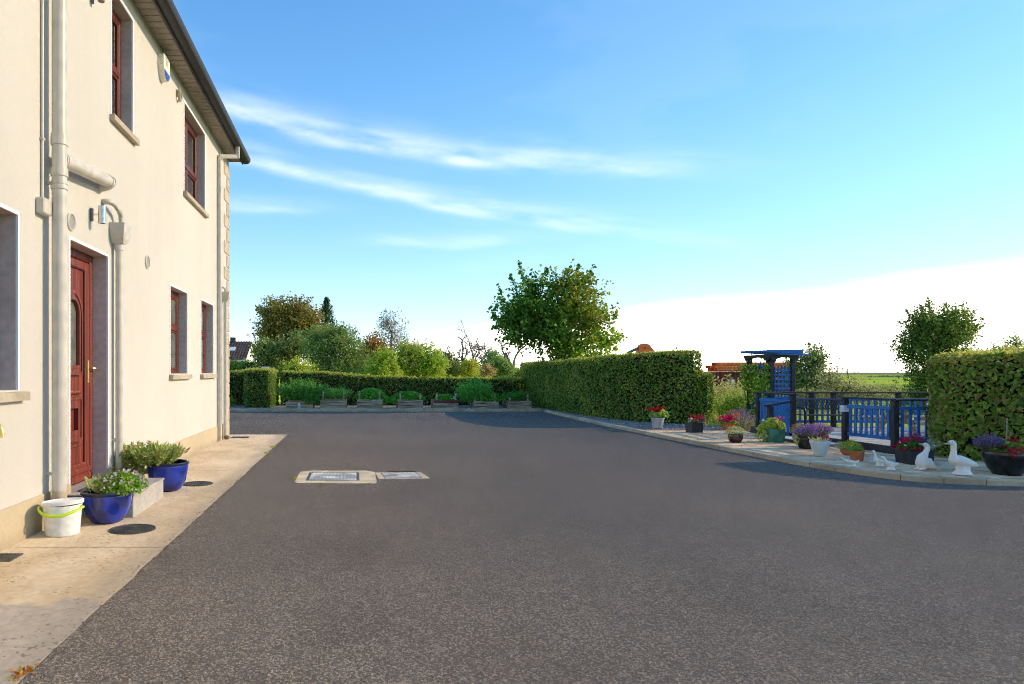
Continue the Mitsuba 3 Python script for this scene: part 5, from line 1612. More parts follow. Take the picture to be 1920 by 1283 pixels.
# ------------------------------------------------------------------ planter boxes at the far kerb
BOX = [(-2.18, -1.32, .28, 0), (-1.10, -.27, .34, 2), (.06, .86, .345, 2), (1.33, 2.13, .34, 2), (2.46, 3.23, .33, 2), (3.72, 4.50, .29, 1), (4.78, 5.52, .31, 1)]
BL = ['low dark planter box under the rosemary, first from the house', 'timber planter box of wispy green shoots, second from the house', 'timber planter box of bushy parsley, third from the house', 'timber planter box of leafy celery, fourth from the house',
      'timber planter box with reddish top board and small white flowers, fifth from the house', 'sagging timber planter box of tall weeds, sixth from the house', 'timber planter box nearest the long hedge, in shade']
HERB = [((.04, .14, .015), 3), ((.07, .20, .02), 3), ((.025, .08, .012), 2)]
br_ = np.random.default_rng(301)
for k, ((x0, x1, h, np_), lab) in enumerate(zip(BOX, BL)):
    g = thing('planter_box', lab, 'planter', 'timber planter boxes')
    y0, y1 = 21.72 + br_.normal() * .03, 22.5
    rows = 3
    for j in range(rows):
        za, zb_ = .05 + (h - .05) * j / rows, .05 + (h - .05) * (j + 1) / rows - .008
        sag = br_.normal() * .006
        put(g, 'plank', MB().beam((x0, y0 + br_.normal() * .004, (za + zb_) / 2 + sag), (x1, y0 + br_.normal() * .004, (za + zb_) / 2 - sag), .03, zb_ - za, .006), 'rusty_steel' if k == 4 and j == 2 else 'old_timber', label='reddish top board' if k == 4 and j == 2 else None)
        for xs_ in (x0 + .012, x1 - .012):
            put(g, 'plank', MB().box(xs_ - .014, xs_ + .014, y0 + .02, y1, za + .002, zb_ - .002, .005), 'old_timber')
    put(g, 'back_plank', MB().box(x0, x1, y1, y1 + .03, .05, h - .01, .005), 'old_timber')
    put(g, 'soil', MB().box(x0 + .027, x1 - .027, y0 + .022, y1 - .002, .06, h - .05), 'soil')
    if np_:
        for xp, hh in (((x0 + .09, .60 if k < 4 else .56), (x1 - .09, .60 if k < 3 else .54)) if np_ == 2 else ((x0 + .06, .40), (x1 - .1, .52))):
            put(g, 'corner_post', MB().beam((xp, y0 + .045, .05), (xp + br_.normal() * .012, y0 + .045, hh), .055, .05, .006, up=(0, 1, 0)), 'old_timber')
PLB = ['upright dark green rosemary spilling over the first planter box', 'wispy light green shoots in the second planter box', 'curly bright green parsley in the third planter box', 'bushy celery plant in the fourth planter box',
       'low green plant with white flowers in the fifth planter box', 'tall feathery weeds around the sixth planter box', 'dull green weeds in the planter box nearest the hedge']
for k, ((x0, x1, h, _), lab) in enumerate(zip(BOX, PLB)):
    g = thing('planter_plant', lab, 'plant')
    xm, ym, w = (x0 + x1) / 2, 22.1, (x1 - x0) / 2
    if k == 0:
        shoots(g, 'foliage', (xm + .05, ym, h - .1), (.78, .42, 0), 330, .86, 26, .085, [((.045, .12, .02), 3), ((.08, .18, .03), 2), ((.02, .05, .012), 2)], 310, .12)
        shoots(g, 'foliage', (xm + .45, ym - .3, .1), (.35, .2, 0), 90, .5, 20, .075, [((.03, .08, .015), 3), ((.06, .13, .02), 1)], 311, .2)
    elif k == 1:
        shoots(g, 'foliage', (xm + .05, ym, h - .05), (.48, .3, 0), 150, .46, 13, .08, [((.09, .20, .03), 3), ((.05, .12, .02), 2)], 312, .2)
    elif k in (2, 3):
        mound(g, 'foliage', (xm + (.06 if k == 2 else -.02), ym, h - .02), (.52, .36, .34 if k == 2 else .27), 1300, .075, HERB, 313 + k, .5, .8, lump=.6)
        mound(g, 'foliage', (xm + .50 if k == 2 else xm - .44, ym - .1, .22), (.24, .2, .20), 330, .07, HERB, 323 + k, .4, .8)
    elif k == 4:
        mound(g, 'foliage', (xm, ym - .05, h - .03), (.37, .3, .20), 620, .06, HERB, 317, .5, .8, lump=.4)
        r_ = np.random.default_rng(318)
        flower_heads(g, 'flower', np.array([xm + .26, ym - .35, h + .08]) + r_.normal(size=(10, 3)) * [.05, .02, .03], .05, [((.8, .8, .7), 1)], 319)
    elif k == 5:
        shoots(g, 'foliage', (xm - .35, ym, .1), (.55, .35, 0), 260, 1.0, 24, .075, [((.04, .13, .02), 3), ((.07, .18, .03), 2)], 320, .2)
        mound(g, 'foliage', (xm + .1, ym - .1, h), (.6, .35, .28), 900, .07, HERB, 321, .4, .7, lump=.6)
    else:
        shoots(g, 'foliage', (xm, ym, h - .1), (.42, .3, 0), 120, .45, 14, .07, [((.03, .09, .015), 3), ((.05, .13, .02), 2)], 322, .3)
single('marker_ball', trimesh.creation.icosphere(subdivisions=2, radius=.04).apply_translation([-1.74, 21.55, .19]), 'marker_white', 'small white ball on a peg before the first planter box', 'ornament', smooth=True)
single('marker_peg', MB().box(-1.79, -1.69, 21.52, 21.58, .05, .148, .004).mesh(), 'grey_pot', 'small grey block under the white ball', 'block')
# fallen leaves
fl = [(2.55, 19.9, 'pale fallen leaf on the shaded tarmac near the planter boxes', (.38, .32, .18)), (5.2, 16.6, 'yellow fallen leaf in the gutter by the side kerb', (.42, .30, .05)), (6.05, 7.42, 'tiny orange fallen leaf at the kerb below the geese', (.5, .28, .05))]
for k, (x, y, lab, c) in enumerate(fl):
    mb = MB()
    leaf_mesh(mb, [(x, y, .012)], [(0.1, -.2, 1)], .10 if k < 2 else .04, c, .7, r=np.random.default_rng(330 + k))
    single('fallen_leaf', mb.mesh(), 'leaf', lab, 'leaf', color=mb.cols())


# ------------------------------------------------------------------ trees and shrubs
def tree(name, label, base, trunk_h, trunk_r, lobes, n_tw, per, leaf, twig, spread, pal, seed, cat='tree', group=None, aspect=.7, bark='bark', droop=0.0, up=.35, limb_r=None, shoots_=()):
    """lobes: (x, y, z, rx, ry, rz[, palette]). Twigs are scattered through the lobes, leaves along the twigs."""
    g = thing(name, label, cat, group)
    r_ = np.random.default_rng(seed)
    base = np.array([base[0], base[1], -.05])
    wv = np.array([l[3] * l[4] * l[5] for l in lobes]) ** (2 / 3)
    nt = np.maximum(3, (n_tw * wv / wv.sum()).astype(int))
    mb, br_ = MB(), MB()
    zt = base[2] + trunk_h
    lean = np.mean([[l[0], l[1]] for l in lobes], axis=0)
    topz = max(l[2] for l in lobes)
    steps = 7
    tr = [base + [(lean[0] - base[0]) * t ** 1.5, (lean[1] - base[1]) * t ** 1.5, (topz - base[2]) * t] + r_.normal(size=3) * [.06, .06, 0] * trunk_r * 8 * t for t in np.linspace(0, 1, steps)]
    trm = MB().tube(tr, trunk_r * (1 - .8 * np.linspace(0, 1, steps)), 9)
    tr = np.array(tr)
    for l, n in zip(lobes, nt):
        c, R_ = np.array(l[:3]), np.array(l[3:6])
        p_ = l[6] if len(l) > 6 else pal
        a = tr[np.clip(int(round((max(zt, c[2] - R_[2] * 1.2) - base[2]) / (topz - base[2] + 1e-6) * (steps - 1))), 1, steps - 1)]
        lr = (limb_r or trunk_r * .45)
        midp = (a + c) / 2 + r_.normal(size=3) * .1 * np.linalg.norm(c - a)
        br_.tube([a, midp, c], [lr, lr * .7, lr * .35], 6)
        d = unit(r_.normal(size=(n, 3)))
        rad = r_.random((n, 1)) ** .42
        pts = c + d * R_ * rad
        pts = pts[pts[:, 2] > .15]
        d = d[: len(pts)]
        for q in pts[:: max(1, len(pts) // 26)]:
            w_ = (c + q) / 2 + r_.normal(size=3) * .08 * np.linalg.norm(q - c) + [0, 0, -.05]
            br_.tube([c, w_, q], [lr * .3, lr * .2, lr * .08], 4)
        n = len(pts)
        dd = unit(d * 1.0 + r_.normal(size=(n, 3)) * .45 + [0, 0, up])
        t = r_.uniform(-.5, .6, (n, per))
        L = twig * r_.uniform(.6, 1.4, (n, 1))
        P = pts[:, None] + dd[:, None] * (t * L)[..., None] + r_.normal(size=(n, per, 3)) * spread * (1 - .5 * np.clip(t, 0, 1))[..., None]
        P[..., 2] -= droop * np.clip(t + .3, 0, 1) ** 2 * L
        P = P.reshape(-1, 3)
        m = len(P)
        shade = np.repeat(1 + r_.normal(size=n) * .16, per)[:, None]
        nn = unit(r_.normal(size=(m, 3)) * .75 + np.repeat(dd, per, 0) * .3 + [0, 0, .55])
        leaf_mesh(mb, P, nn, leaf * r_.uniform(.6, 1.35, m), np.clip(pick(p_, m, r_, .14) * shade, .004, .8), aspect, r=r_)
    for (x, y, z, x2, y2, z2) in shoots_:
        k = 34
        t = r_.random((k, 1)) ** .8
        P = np.array([x, y, z]) + (np.array([x2, y2, z2]) - [x, y, z]) * t + r_.normal(size=(k, 3)) * leaf * .75 * (1.15 - t)
        leaf_mesh(mb, P, unit(r_.normal(size=(k, 3)) + [0, 0, .5]), leaf * r_.uniform(.7, 1.2, k), pick(pal, k, r_), aspect, r=r_)
        br_.tube([(x, y, z), (x2, y2, z2)], [.012, .004], 4)
    put(g, 'trunk', trm, bark, smooth=50)
    put(g, 'branches', br_, bark)
    put(g, 'crown', mb, 'leaf')
    return g


MAPLE = [((.030, .065, .010), 4), ((.050, .095, .014), 3), ((.08, .12, .02), 1)]
MAPLE_L = [((.11, .18, .018), 3), ((.06, .11, .014), 2), ((.19, .22, .03), 1)]
MAPLE_O = [((.13, .105, .016), 1.2), ((.075, .10, .016), 4), ((.26, .15, .016), .45), ((.05, .08, .012), 2)]
tree('sycamore_tree', 'young sycamore with a broad dark crown behind the long clipped hedge', (6.55, 22.2), 1.3, .09,
     [(5.35, 22, 3.05, .95, .9, .75), (6.1, 22.1, 3.2, 1.0, 1.0, .95), (6.95, 22, 3.35, .95, .95, .85, MAPLE_O), (7.35, 22, 2.75, .8, .8, .75, MAPLE_O), (5.5, 21.9, 2.5, .95, .85, .55), (6.25, 22, 2.35, .9, .9, .6), (6.6, 21.9, 1.75, .62, .6, .5, MAPLE_L),
      (7.2, 22, 1.95, .8, .7, .55, MAPLE_L), (4.95, 22, 2.85, .55, .6, .45), (5.6, 22, 3.8, .45, .5, .5), (7.9, 22, 2.2, .5, .5, .42, MAPLE_L), (6.9, 22, 4.0, .65, .6, .45, MAPLE_O)],
     720, 19, .108, .55, .10, MAPLE, 401, aspect=.95, up=.6,
     shoots_=[(5.4, 22, 3.9, 5.18, 22, 4.72), (5.2, 22, 3.6, 4.9, 22, 4.3), (4.8, 22, 3.1, 4.52, 22, 4.0), (6.0, 22, 4.0, 6.08, 22, 4.5), (6.6, 22, 4.2, 6.85, 22, 4.55), (7.0, 22, 4.2, 7.1, 22, 4.62), (7.3, 22, 4.0, 7.5, 22, 4.45),
              (7.9, 22, 2.3, 8.3, 22, 3.15), (8.0, 22, 2.0, 8.45, 22, 2.4), (4.7, 22, 2.7, 4.35, 22, 3.0), (4.8, 22, 2.6, 4.38, 22, 2.6)])

BG = 'trees and shrubs beyond the low hedge'
tree('beech_tree', 'big brown-leaved beech, tallest tree on the left', (-4.9, 55.5), 2.2, .30,
     [(-5.12, 55, 5.35, 2.3, 2.3, 1.75), (-7.02, 55, 4.42, .95, 1.2, .95), (-3.64, 55, 4.29, 1.7, 1.7, 1.2), (-6.18, 55, 5.9, 1.5, 1.5, 1.0), (-5.97, 55, 3.02, 1.7, 1.7, 1.1), (-4.2, 55, 5.6, 1.5, 1.5, 1.1)],
     900, 18, .20, .9, .14, [((.105, .078, .022), 3), ((.075, .075, .018), 3), ((.14, .08, .028), .8), ((.05, .06, .015), 2)], 411, group=None, up=.1)
sp_ = thing('spruce_tree', 'dark pointed spruce top behind the brown beech', 'tree')
r_ = np.random.default_rng(412)
mb = MB()
for zz in np.linspace(3.5, 7.9, 24):
    rr = .12 + (7.9 - zz) * .55
    for a in np.arange(0, 6.283, .62):
        a2 = a + zz * 3
        L = rr * r_.uniform(.7, 1.15)
        n = 12
        t = r_.random((n, 1))
        P = np.array([-2.66, 64, zz]) + np.array([math.cos(a2), math.sin(a2), -.28]) * L * t + r_.normal(size=(n, 3)) * .10
        leaf_mesh(mb, P, r_.normal(size=(n, 3)) + [0, 0, 1], .24 * r_.uniform(.6, 1.2, n), pick([((.016, .036, .016), 3), ((.03, .055, .02), 1)], n, r_), .5, r=r_)
put(sp_, 'trunk', MB().tube([(-2.66, 64, -.05), (-2.66, 64, 8.0)], [.22, .03], 8), 'bark')
put(sp_, 'crown', mb, 'leaf')
tree('willow_tree', 'large rounded grey-green willow in the middle of the left trees', (-1.1, 44.5), .8, .2,
     [(-1.39, 44, 2.82, 1.86, 1.6, 1.40), (-2.23, 44, 3.16, 1.35, 1.2, 1.05), (-.37, 44, 2.15, 1.29, 1.2, 1.25), (-1.22, 43.8, 1.47, 2.03, 1.6, .85), (-2.57, 44, 1.98, 1.02, 1, 1.02), (-.88, 44, 3.6, 1.02, 1, .70)],
     820, 24, .15, .75, .12, [((.075, .105, .030), 4), ((.05, .08, .02), 3), ((.13, .16, .055), 1.6)], 413, droop=.5, aspect=.4)
OL = [((.085, .10, .03), 3), ((.055, .07, .02), 3), ((.13, .14, .05), 1)]
tree('garden_tree', 'olive-green bushy tree nearest the far house gable', (-6.0, 46.3), .5, .14, [(-6.0, 46, 2.6, .8, 1, .75), (-5.5, 46, 2.2, .9, .9, .8), (-5.9, 46, 1.6, .7, .8, .55)], 170, 22, .16, .5, .12, OL, 414)
tree('garden_tree', 'olive-green bushy tree between the far gable tree and the willow', (-4.5, 46.5), .5, .14, [(-4.81, 46, 2.5, 1.13, 1.1, .85), (-3.93, 46, 3.0, .9, .9, .85), (-5.0, 46, 1.6, 1.1, 1, .6)], 220, 22, .16, .5, .12, OL, 415)
tree('garden_shrub', 'flat-topped shrub with yellow-green top just above the square hedge block', (-3.2, 38.3), .3, .08, [(-3.1, 38, 1.45, 1.0, .9, .40, [((.18, .23, .02), 3), ((.11, .17, .02), 2)]), (-3.5, 38, 1.15, .9, .8, .35), (-2.9, 38.4, .8, 1.1, .8, .45)],
     170, 22, .12, .35, .09, [((.03, .05, .01), 3), ((.06, .09, .015), 1)], 416, cat='shrub', up=.1)
tree('garden_shrub', 'dark green shrub at the left, in front of the far house', (-8.1, 48.3), .3, .08, [(-8.4, 48, 1.5, .65, .6, .55), (-8.9, 48, 1.3, .6, .6, .6)], 90, 20, .14, .3, .1, [((.025, .055, .012), 3), ((.05, .09, .02), 1)], 417, cat='shrub')
tree('garden_shrub', 'dark green shrub beneath the far house gable', (-7.1, 47.5), .3, .08, [(-7.24, 47, 1.5, .8, .7, .55), (-6.2, 47, 1.2, .9, .7, .5)], 110, 20, .14, .3, .1, [((.03, .065, .015), 3), ((.06, .10, .02), 1)], 418, cat='shrub')
tree('poplar_tree', 'thin-leaved grey tree rising above the green shrubs', (2.9, 54.5), 1.2, .14, [(2.85, 54, 4.3, 1.25, 1.2, 1.5), (3.28, 54, 3.1, 1.3, 1.3, 1.2), (2.45, 54, 5.1, .85, .9, .8)],
     260, 9, .15, .8, .12, [((.10, .095, .075), 3), ((.075, .075, .05), 2), ((.16, .15, .13), 1)], 419, bark='bark_pale', aspect=.6, up=.9)
YG = [((.13, .19, .022), 3), ((.085, .14, .018), 3), ((.19, .24, .04), 1)]
tree('garden_shrub', 'rounded bright yellow-green shrub right of the willow', (1.55, 41.3), .4, .08, [(1.61, 41, 1.7, .80, .8, .95), (1.45, 41, 1.25, .88, .8, .6), (2.0, 41.2, 1.1, .7, .7, .6)], 330, 22, .13, .4, .09, YG, 420, cat='shrub')
YG2 = [((.15, .18, .028), 3), ((.11, .14, .025), 3), ((.20, .21, .06), 1)]
tree('garden_tree', 'pale yellow-green bushy tree below the grey thin tree', (3.2, 43.3), .5, .1, [(3.0, 43, 1.8, .95, .9, 1.1), (3.44, 43, 2.4, .73, .7, .62), (2.6, 43.4, 1.4, .7, .7, .8)], 330, 22, .14, .5, .10, YG2, 421)
tree('garden_tree', 'yellow-green bushy tree, rightmost of the large left clump', (4.4, 43.3), .5, .1, [(4.27, 43, 1.96, 1.1, 1.0, 1.05), (4.93, 43, 1.46, .79, .8, .8), (4.0, 43, 1.3, .8, .8, .7)], 360, 22, .14, .5, .10, YG, 422)
tree('garden_tree', 'rusty brown tree glimpsed between the willow and the grey tree', (1.2, 52.5), .6, .1, [(1.36, 52, 3.05, .88, .9, .96), (.96, 52, 2.4, .85, .8, .85), (1.9, 52, 2.3, .8, .8, .8)], 260, 18, .16, .5, .12, [((.14, .075, .022), 3), ((.09, .06, .02), 2)], 423)
tree('garden_shrub', 'dark shrub behind the low hedge, left of the bare trees', (7.0, 52.4), .3, .1, [(6.88, 52, 1.75, .75, .8, 1.05), (7.6, 52, 1.4, .72, .7, .8), (6.2, 52, 1.4, .7, .7, .8)], 190, 18, .15, .4, .12, [((.03, .042, .015), 3), ((.06, .07, .02), 2)], 424, cat='shrub')
tree('garden_shrub', 'small round yellow shrub between the dark shrub and the bare trees', (7.6, 46.3), .3, .06, [(7.61, 46, 1.38, .57, .6, .68)], 100, 20, .13, .3, .08, [((.24, .24, .025), 3), ((.15, .18, .02), 2)], 425, cat='shrub')
tree('garden_shrub', 'small buff-brown shrub under the bare trees', (9.46, 50.3), .3, .06, [(9.46, 50, 1.22, .58, .6, .52)], 80, 18, .13, .3, .08, [((.20, .13, .055), 3), ((.14, .1, .04), 1)], 426, cat='shrub')
tree('garden_tree', 'mid-green bushy tree by the left end of the long hedge', (10.7, 52.4), .4, .1, [(10.4, 52, 1.75, .8, .8, .95), (11.1, 52, 1.44, .8, .8, .72)], 260, 20, .15, .4, .11, [((.07, .11, .03), 3), ((.11, .15, .05), 2)], 427)
for k, (x, y, h_) in enumerate([(8.7, 56, 3.6), (10.1, 58, 4.6), (11.7, 57, 4.2), (12.5, 55, 4.1), (7.4, 56, 3.2)]):
    g = thing('bare_tree', ['leafless spindly tree, second from the left of the bare row', 'tallest leafless tree in the middle of the bare row', 'leafless forked tree, fourth of the bare row', 'leafless tree next to the long hedge end', 'leafless tree at the left end of the bare row'][k], 'tree', 'leafless trees beyond the low hedge')
    r_ = np.random.default_rng(440 + k)
    m, twm = MB(), MB()

    def grow(p, d, L, r, lev):
        pts, q = [p], p
        for _ in range(3):
            d = unit(d + r_.normal(size=3) * .16 + [0, 0, .05])
            q = q + d * L / 3
            pts.append(q)
        (m if lev < 2 else twm).tube(pts, np.linspace(r, r * .6, 4), 6 if lev < 2 else 3, cap=False)
        if lev < 4:
            for _ in range(3 if lev else 4):
                grow(pts[r_.integers(1, 4)] if lev else pts[r_.integers(2, 4)], unit(d + r_.normal(size=3) * .55 + [0, 0, .15]), L * r_.uniform(.5, .75), max(r * .55, .022), lev + 1)
    grow(np.array([x, y, -.05]), np.array([0, 0, 1.0]), h_ * .55, .15, 0)
    put(g, 'trunk', m, 'bark_pale')
    put(g, 'twigs', twm, 'bark_pale')
# the far house behind the trees
fh = thing('far_house', 'distant house with brown tiled roof and white gable at the left', 'house')
put(fh, 'wall', MB().box(-22, -11.15, 70.3, 77.7, -.05, 2.6), 'wall_white')
gv_ = extrude(Polygon([(70.3, 2.6), (77.7, 2.6), (74, 4.38)]), .3)
v = gv_.vertices
put(fh, 'gable', trimesh.Trimesh(np.stack([-11.15 - v[:, 2], v[:, 0], v[:, 1]], 1), gv_.faces, process=False), 'wall_white')
for c in range(11):
    t0, t1 = c / 11, (c + 1.15) / 11
    for s_ in (1, -1):
        tl = MB()
        y0_, y1_ = 74 - s_ * 4.0 * (1 - t0), 74 - s_ * 4.0 * (1 - min(t1, 1))
        z0_, z1_ = 2.48 + 1.96 * t0, 2.48 + 1.96 * min(t1, 1)
        tl.add([(-22.2, y0_, z0_ + .07), (-11.0, y0_, z0_ + .07), (-11.0, y1_, z1_ + .02), (-22.2, y1_, z1_ + .02), (-22.2, y0_, z0_), (-11.0, y0_, z0_)], [[0, 1, 2, 3], [4, 5, 1, 0]])
        put(fh, 'tile_course', tl, 'brown_tile')
rl = MB()
for k in range(38):
    rl.beam((-22 + k * .29, 70.0, 2.56), (-22 + k * .29, 74.0, 4.49), .09, .05)
put(fh, 'tile_roll', rl, 'brown_tile', kind='stuff', label='raised tile rolls of the roof')
put(fh, 'skylight', MB().beam((-12.75, 71.75, 3.42), (-12.75, 72.55, 3.81), .6, .06), 'sign_white')
put(fh, 'porch_beam', MB().box(-12.6, -11.2, 69.6, 70.2, 2.28, 2.4), 'wall_white')
put(fh, 'window', MB().box(-12.4, -11.5, 70.27, 70.29, 1.2, 2.2), 'room_dark')
put(fh, 'chimney', MB().box(-13.3, -12.8, 73.7, 74.3, 4.2, 4.9), 'bark')
sg = thing('notice_board', 'pale rectangular notice board above the square hedge block', 'sign')
put(sg, 'board', MB().box(-4.04, -3.72, 29.98, 30.0, 1.22, 1.435, .003), 'sign_white')
put(sg, 'post', MB().box(-3.90, -3.86, 30.005, 30.04, -.05, 1.3), 'grey_pot')
for zz in (1.30, 1.345):
    put(sg, 'line', MB().box(-4.0, -3.78, 29.9765, 29.98, zz, zz + .015), 'print_grey')

# ------------------------------------------------------------------ right-hand background
RT = [((.032, .055, .014), 4), ((.055, .085, .018), 3), ((.10, .12, .025), 1)]
tree('dark_tree', 'dark dense tree beside the tall right hedge', (14.3, 17.4), .5, .10,
     [(14.2, 17, 2.30, .62, .6, .55), (14.75, 17.1, 2.42, .50, .5, .34), (13.8, 17, 1.83, .46, .5, .44), (14.1, 17, 1.35, .50, .5, .48), (13.85, 17, 2.32, .33, .35, .36), (14.45, 17, 1.90, .50, .5, .38), (14.0, 17, .80, .42, .5, .5), (15.0, 17.1, 2.15, .30, .3, .24), (13.95, 17, .4, .4, .4, .4)],
     800, 22, .066, .34, .05, RT, 451, up=.35, aspect=.6, shoots_=[(14.1, 17, 2.6, 14.05, 17, 3.02), (14.0, 17, 2.5, 13.85, 17, 2.85), (14.4, 17, 2.6, 14.5, 17, 2.9), (13.7, 17, 2.4, 13.5, 17, 2.75), (13.6, 17, 1.8, 13.38, 17, 2.02), (13.7, 17, 1.5, 13.38, 17, 1.62), (15.0, 17, 2.3, 15.25, 17, 2.35)])
tree('ivy_tree', 'grey-green ivy-clad tree right of the blue arch', (15.6, 24.3), .5, .08, [(15.75, 24, 1.70, .34, .4, .45), (15.3, 24, 1.35, .40, .4, .5), (15.95, 24, 1.2, .46, .4, .55), (15.45, 24, .8, .5, .5, .5), (16.35, 24, .75, .5, .5, .5), (16.1, 24, 1.65, .22, .25, .3)],
     330, 18, .085, .3, .07, [((.07, .095, .035), 3), ((.045, .07, .022), 3), ((.12, .14, .06), 1)], 452, shoots_=[(15.75, 24, 2.0, 15.7, 24, 2.22), (16.1, 24, 1.8, 16.15, 24, 2.12)])
tree('thorn_bush', 'twiggy half-bare thorn bush between the ivy tree and the field', (14.0, 20.3), .3, .05, [(13.7, 20, .92, .46, .4, .38), (14.25, 20, .78, .50, .4, .30), (14.7, 20, .62, .4, .4, .25)], 170, 9, .06, .3, .06,
     [((.13, .12, .06), 3), ((.09, .10, .04), 2), ((.18, .13, .08), 1)], 453, cat='bush', up=.6)
g = thing('dead_sapling', 'bare twiggy stems standing above the thorn bush', 'sapling')
m, twm, r_ = MB(), MB(), np.random.default_rng(454)
for x in (13.6, 13.9, 14.25, 14.6, 13.35):
    top_ = r_.uniform(1.35, 1.62)
    p = np.array([[x + r_.normal() * .03, 20.5, z] for z in np.linspace(0, top_, 6)])
    m.tube(p, np.linspace(.022, .006, 6), 5)
    for _ in range(11):
        q = p[r_.integers(2, 6)]
        twm.tube([q, q + [r_.uniform(-.22, .22), r_.normal() * .08, r_.uniform(.05, .3)]], [.008, .002], 3, cap=False)
put(g, 'stem', m, 'bark')
put(g, 'twigs', twm, 'bark')
tree('small_tree', 'thin small tree peeping over the right hedge at the right edge', (19.0, 20.3), .6, .05, [(19.1, 20, 2.02, .36, .3, .24), (18.75, 20, 1.85, .34, .3, .15), (18.2, 20, 1.78, .5, .3, .12), (17.6, 20, 1.72, .4, .3, .10)], 150, 8, .06, .25, .05, [((.07, .09, .03), 2), ((.11, .13, .04), 2), ((.14, .13, .08), 1)], 455)

# rough bramble hedge between the garden and the field
bh = thing('bramble_hedge', 'low buff-green rough hedge running behind the deck to the field', 'hedge')
r_ = np.random.default_rng(460)
mb = MB()
n = 15000
x = r_.uniform(10.6, 19.5, n)
y = 20.6 + r_.normal(size=n) * .38
ht = (.70 + (meshkit.fbm(np.c_[x * 1.1, 0 * x, 0 * x], 3, 4) - .5) * .42) * np.sqrt(np.clip(1 - ((y - 20.6) / 1.15) ** 2, .05, 1))
z = ht * r_.random(n) ** .4
leaf_mesh(mb, np.c_[x, y, z], r_.normal(size=(n, 3)) + [0, -.2, .8], .06 * r_.uniform(.6, 1.4, n), pick([((.14, .125, .05), 4), ((.09, .10, .03), 3), ((.20, .15, .08), 2), ((.06, .08, .02), 2)], n, r_), .6, r=r_)
put(bh, 'foliage', mb, 'leaf')
sm = MB()
for _ in range(170):
    x, y = r_.uniform(10.6, 19), 20.6 + r_.normal() * .3
    sm.tube([(x, y, 0), (x + r_.normal() * .15, y + r_.normal() * .1, .45), (x + r_.normal() * .3, y + r_.normal() * .2, r_.uniform(.5, .95))], [.008, .006, .003], 3, cap=False)
put(bh, 'stems', sm, 'bark')

# long grass and weeds in the gap between the hedge and the arch, and beyond the deck
mb = MB()
n = 15000
reg = r_.random(n)
x = np.where(reg < .45, r_.uniform(7.6, 10.2, n), r_.uniform(7.8, 14.5, n))
y = np.where(reg < .45, r_.uniform(13.75, 17.5, n), r_.uniform(13.2, 20, n))
lowr = (x < 8.75) & (y < 14.2)
h_ = r_.uniform(.06, .30, n) * np.where(reg < .45, 1.0, .8) * np.where(lowr, .3, 1) * (.5 + meshkit.fbm(np.c_[x, y, 0 * x] * .9, 3))
p = np.c_[x, y, np.full(n, -.02)]
blade_mesh(mb, p, p + np.c_[r_.normal(size=n) * .06, r_.normal(size=n) * .06, h_], .016, pick([((.19, .26, .025), 4), ((.13, .2, .02), 3), ((.28, .27, .08), 1)], n, r_), r_)
put(None, 'grass', mb, 'leaf')
labels['grass'] = {'label': 'long sunlit yellow-green grass around the arch and behind the deck', 'category': 'grass', 'kind': 'stuff'}
wd = thing('weed_clump', 'tall brown and green weeds in the gap beside the hedge end', 'weeds')
shoots(wd, 'foliage', (10.35, 19.2, 0), (1.0, .6, 0), 190, 1.15, 16, .10, [((.17, .13, .06), 3), ((.12, .14, .03), 2), ((.22, .14, .09), 1)], 462, .1)
shoots(wd, 'foliage', (9.75, 17.6, 0), (.7, .5, 0), 120, .75, 15, .09, [((.18, .22, .03), 3), ((.11, .16, .02), 2), ((.22, .17, .06), 1)], 463, .1)
wd = thing('weed_clump', 'leafy yellow-green weeds at the foot of the climber-covered arch', 'weeds')
mound(wd, 'foliage', (9.2, 16.3, .3), (.55, .45, .36), 520, .085, [((.18, .24, .03), 3), ((.10, .16, .02), 2)], 464, .4, .8, lump=.6)
shoots(wd, 'foliage', (9.1, 16.6, 0), (.6, .4, 0), 90, .95, 15, .09, [((.14, .18, .03), 2), ((.09, .13, .02), 2)], 465, .1)
gb = thing('garden_edging', 'dark low timber edging along the flower bed beside the arch', 'edging')
put(gb, 'board', MB().box(7.95, 8.72, 13.9, 13.95, -.03, .12, .005), 'black_paint')

# orange ducts stacked on a rusty trough, and the digger
st = thing('steel_skip', 'rusty maroon corrugated steel skip behind the arch', 'skip')
zz = []
for k in range(44):
    zz += [(14.1 + k * .085, 27.0 + (.045 if k % 2 else 0)), (14.1 + k * .085 + .06, 27.0 + (.045 if k % 2 else 0))]
zz = np.array(zz)
V = np.vstack([np.c_[zz, np.full(len(zz), .0)], np.c_[zz, np.full(len(zz), 1.19)]])
n = len(zz)
put(st, 'front_panel', MB().add(V, [[a, a + 1, n + a + 1, n + a] for a in range(n - 1)]), 'rusty_steel')
put(st, 'rim', MB().box(14.06, 17.86, 26.97, 27.06, 1.17, 1.225, .006).box(17.80, 17.86, 27.065, 28.6, 1.17, 1.225, .006).box(14.06, 14.12, 27.065, 28.6, 1.17, 1.225, .006), 'rusty_steel')
for xq in (14.08, 17.80):
    put(st, 'end_panel', MB().box(xq, xq + .04, 27.07, 28.6, 0, 1.165), 'rusty_steel')
put(st, 'back_panel', MB().box(14.125, 17.795, 28.56, 28.6, 0, 1.165), 'rusty_steel')
r_ = np.random.default_rng(470)
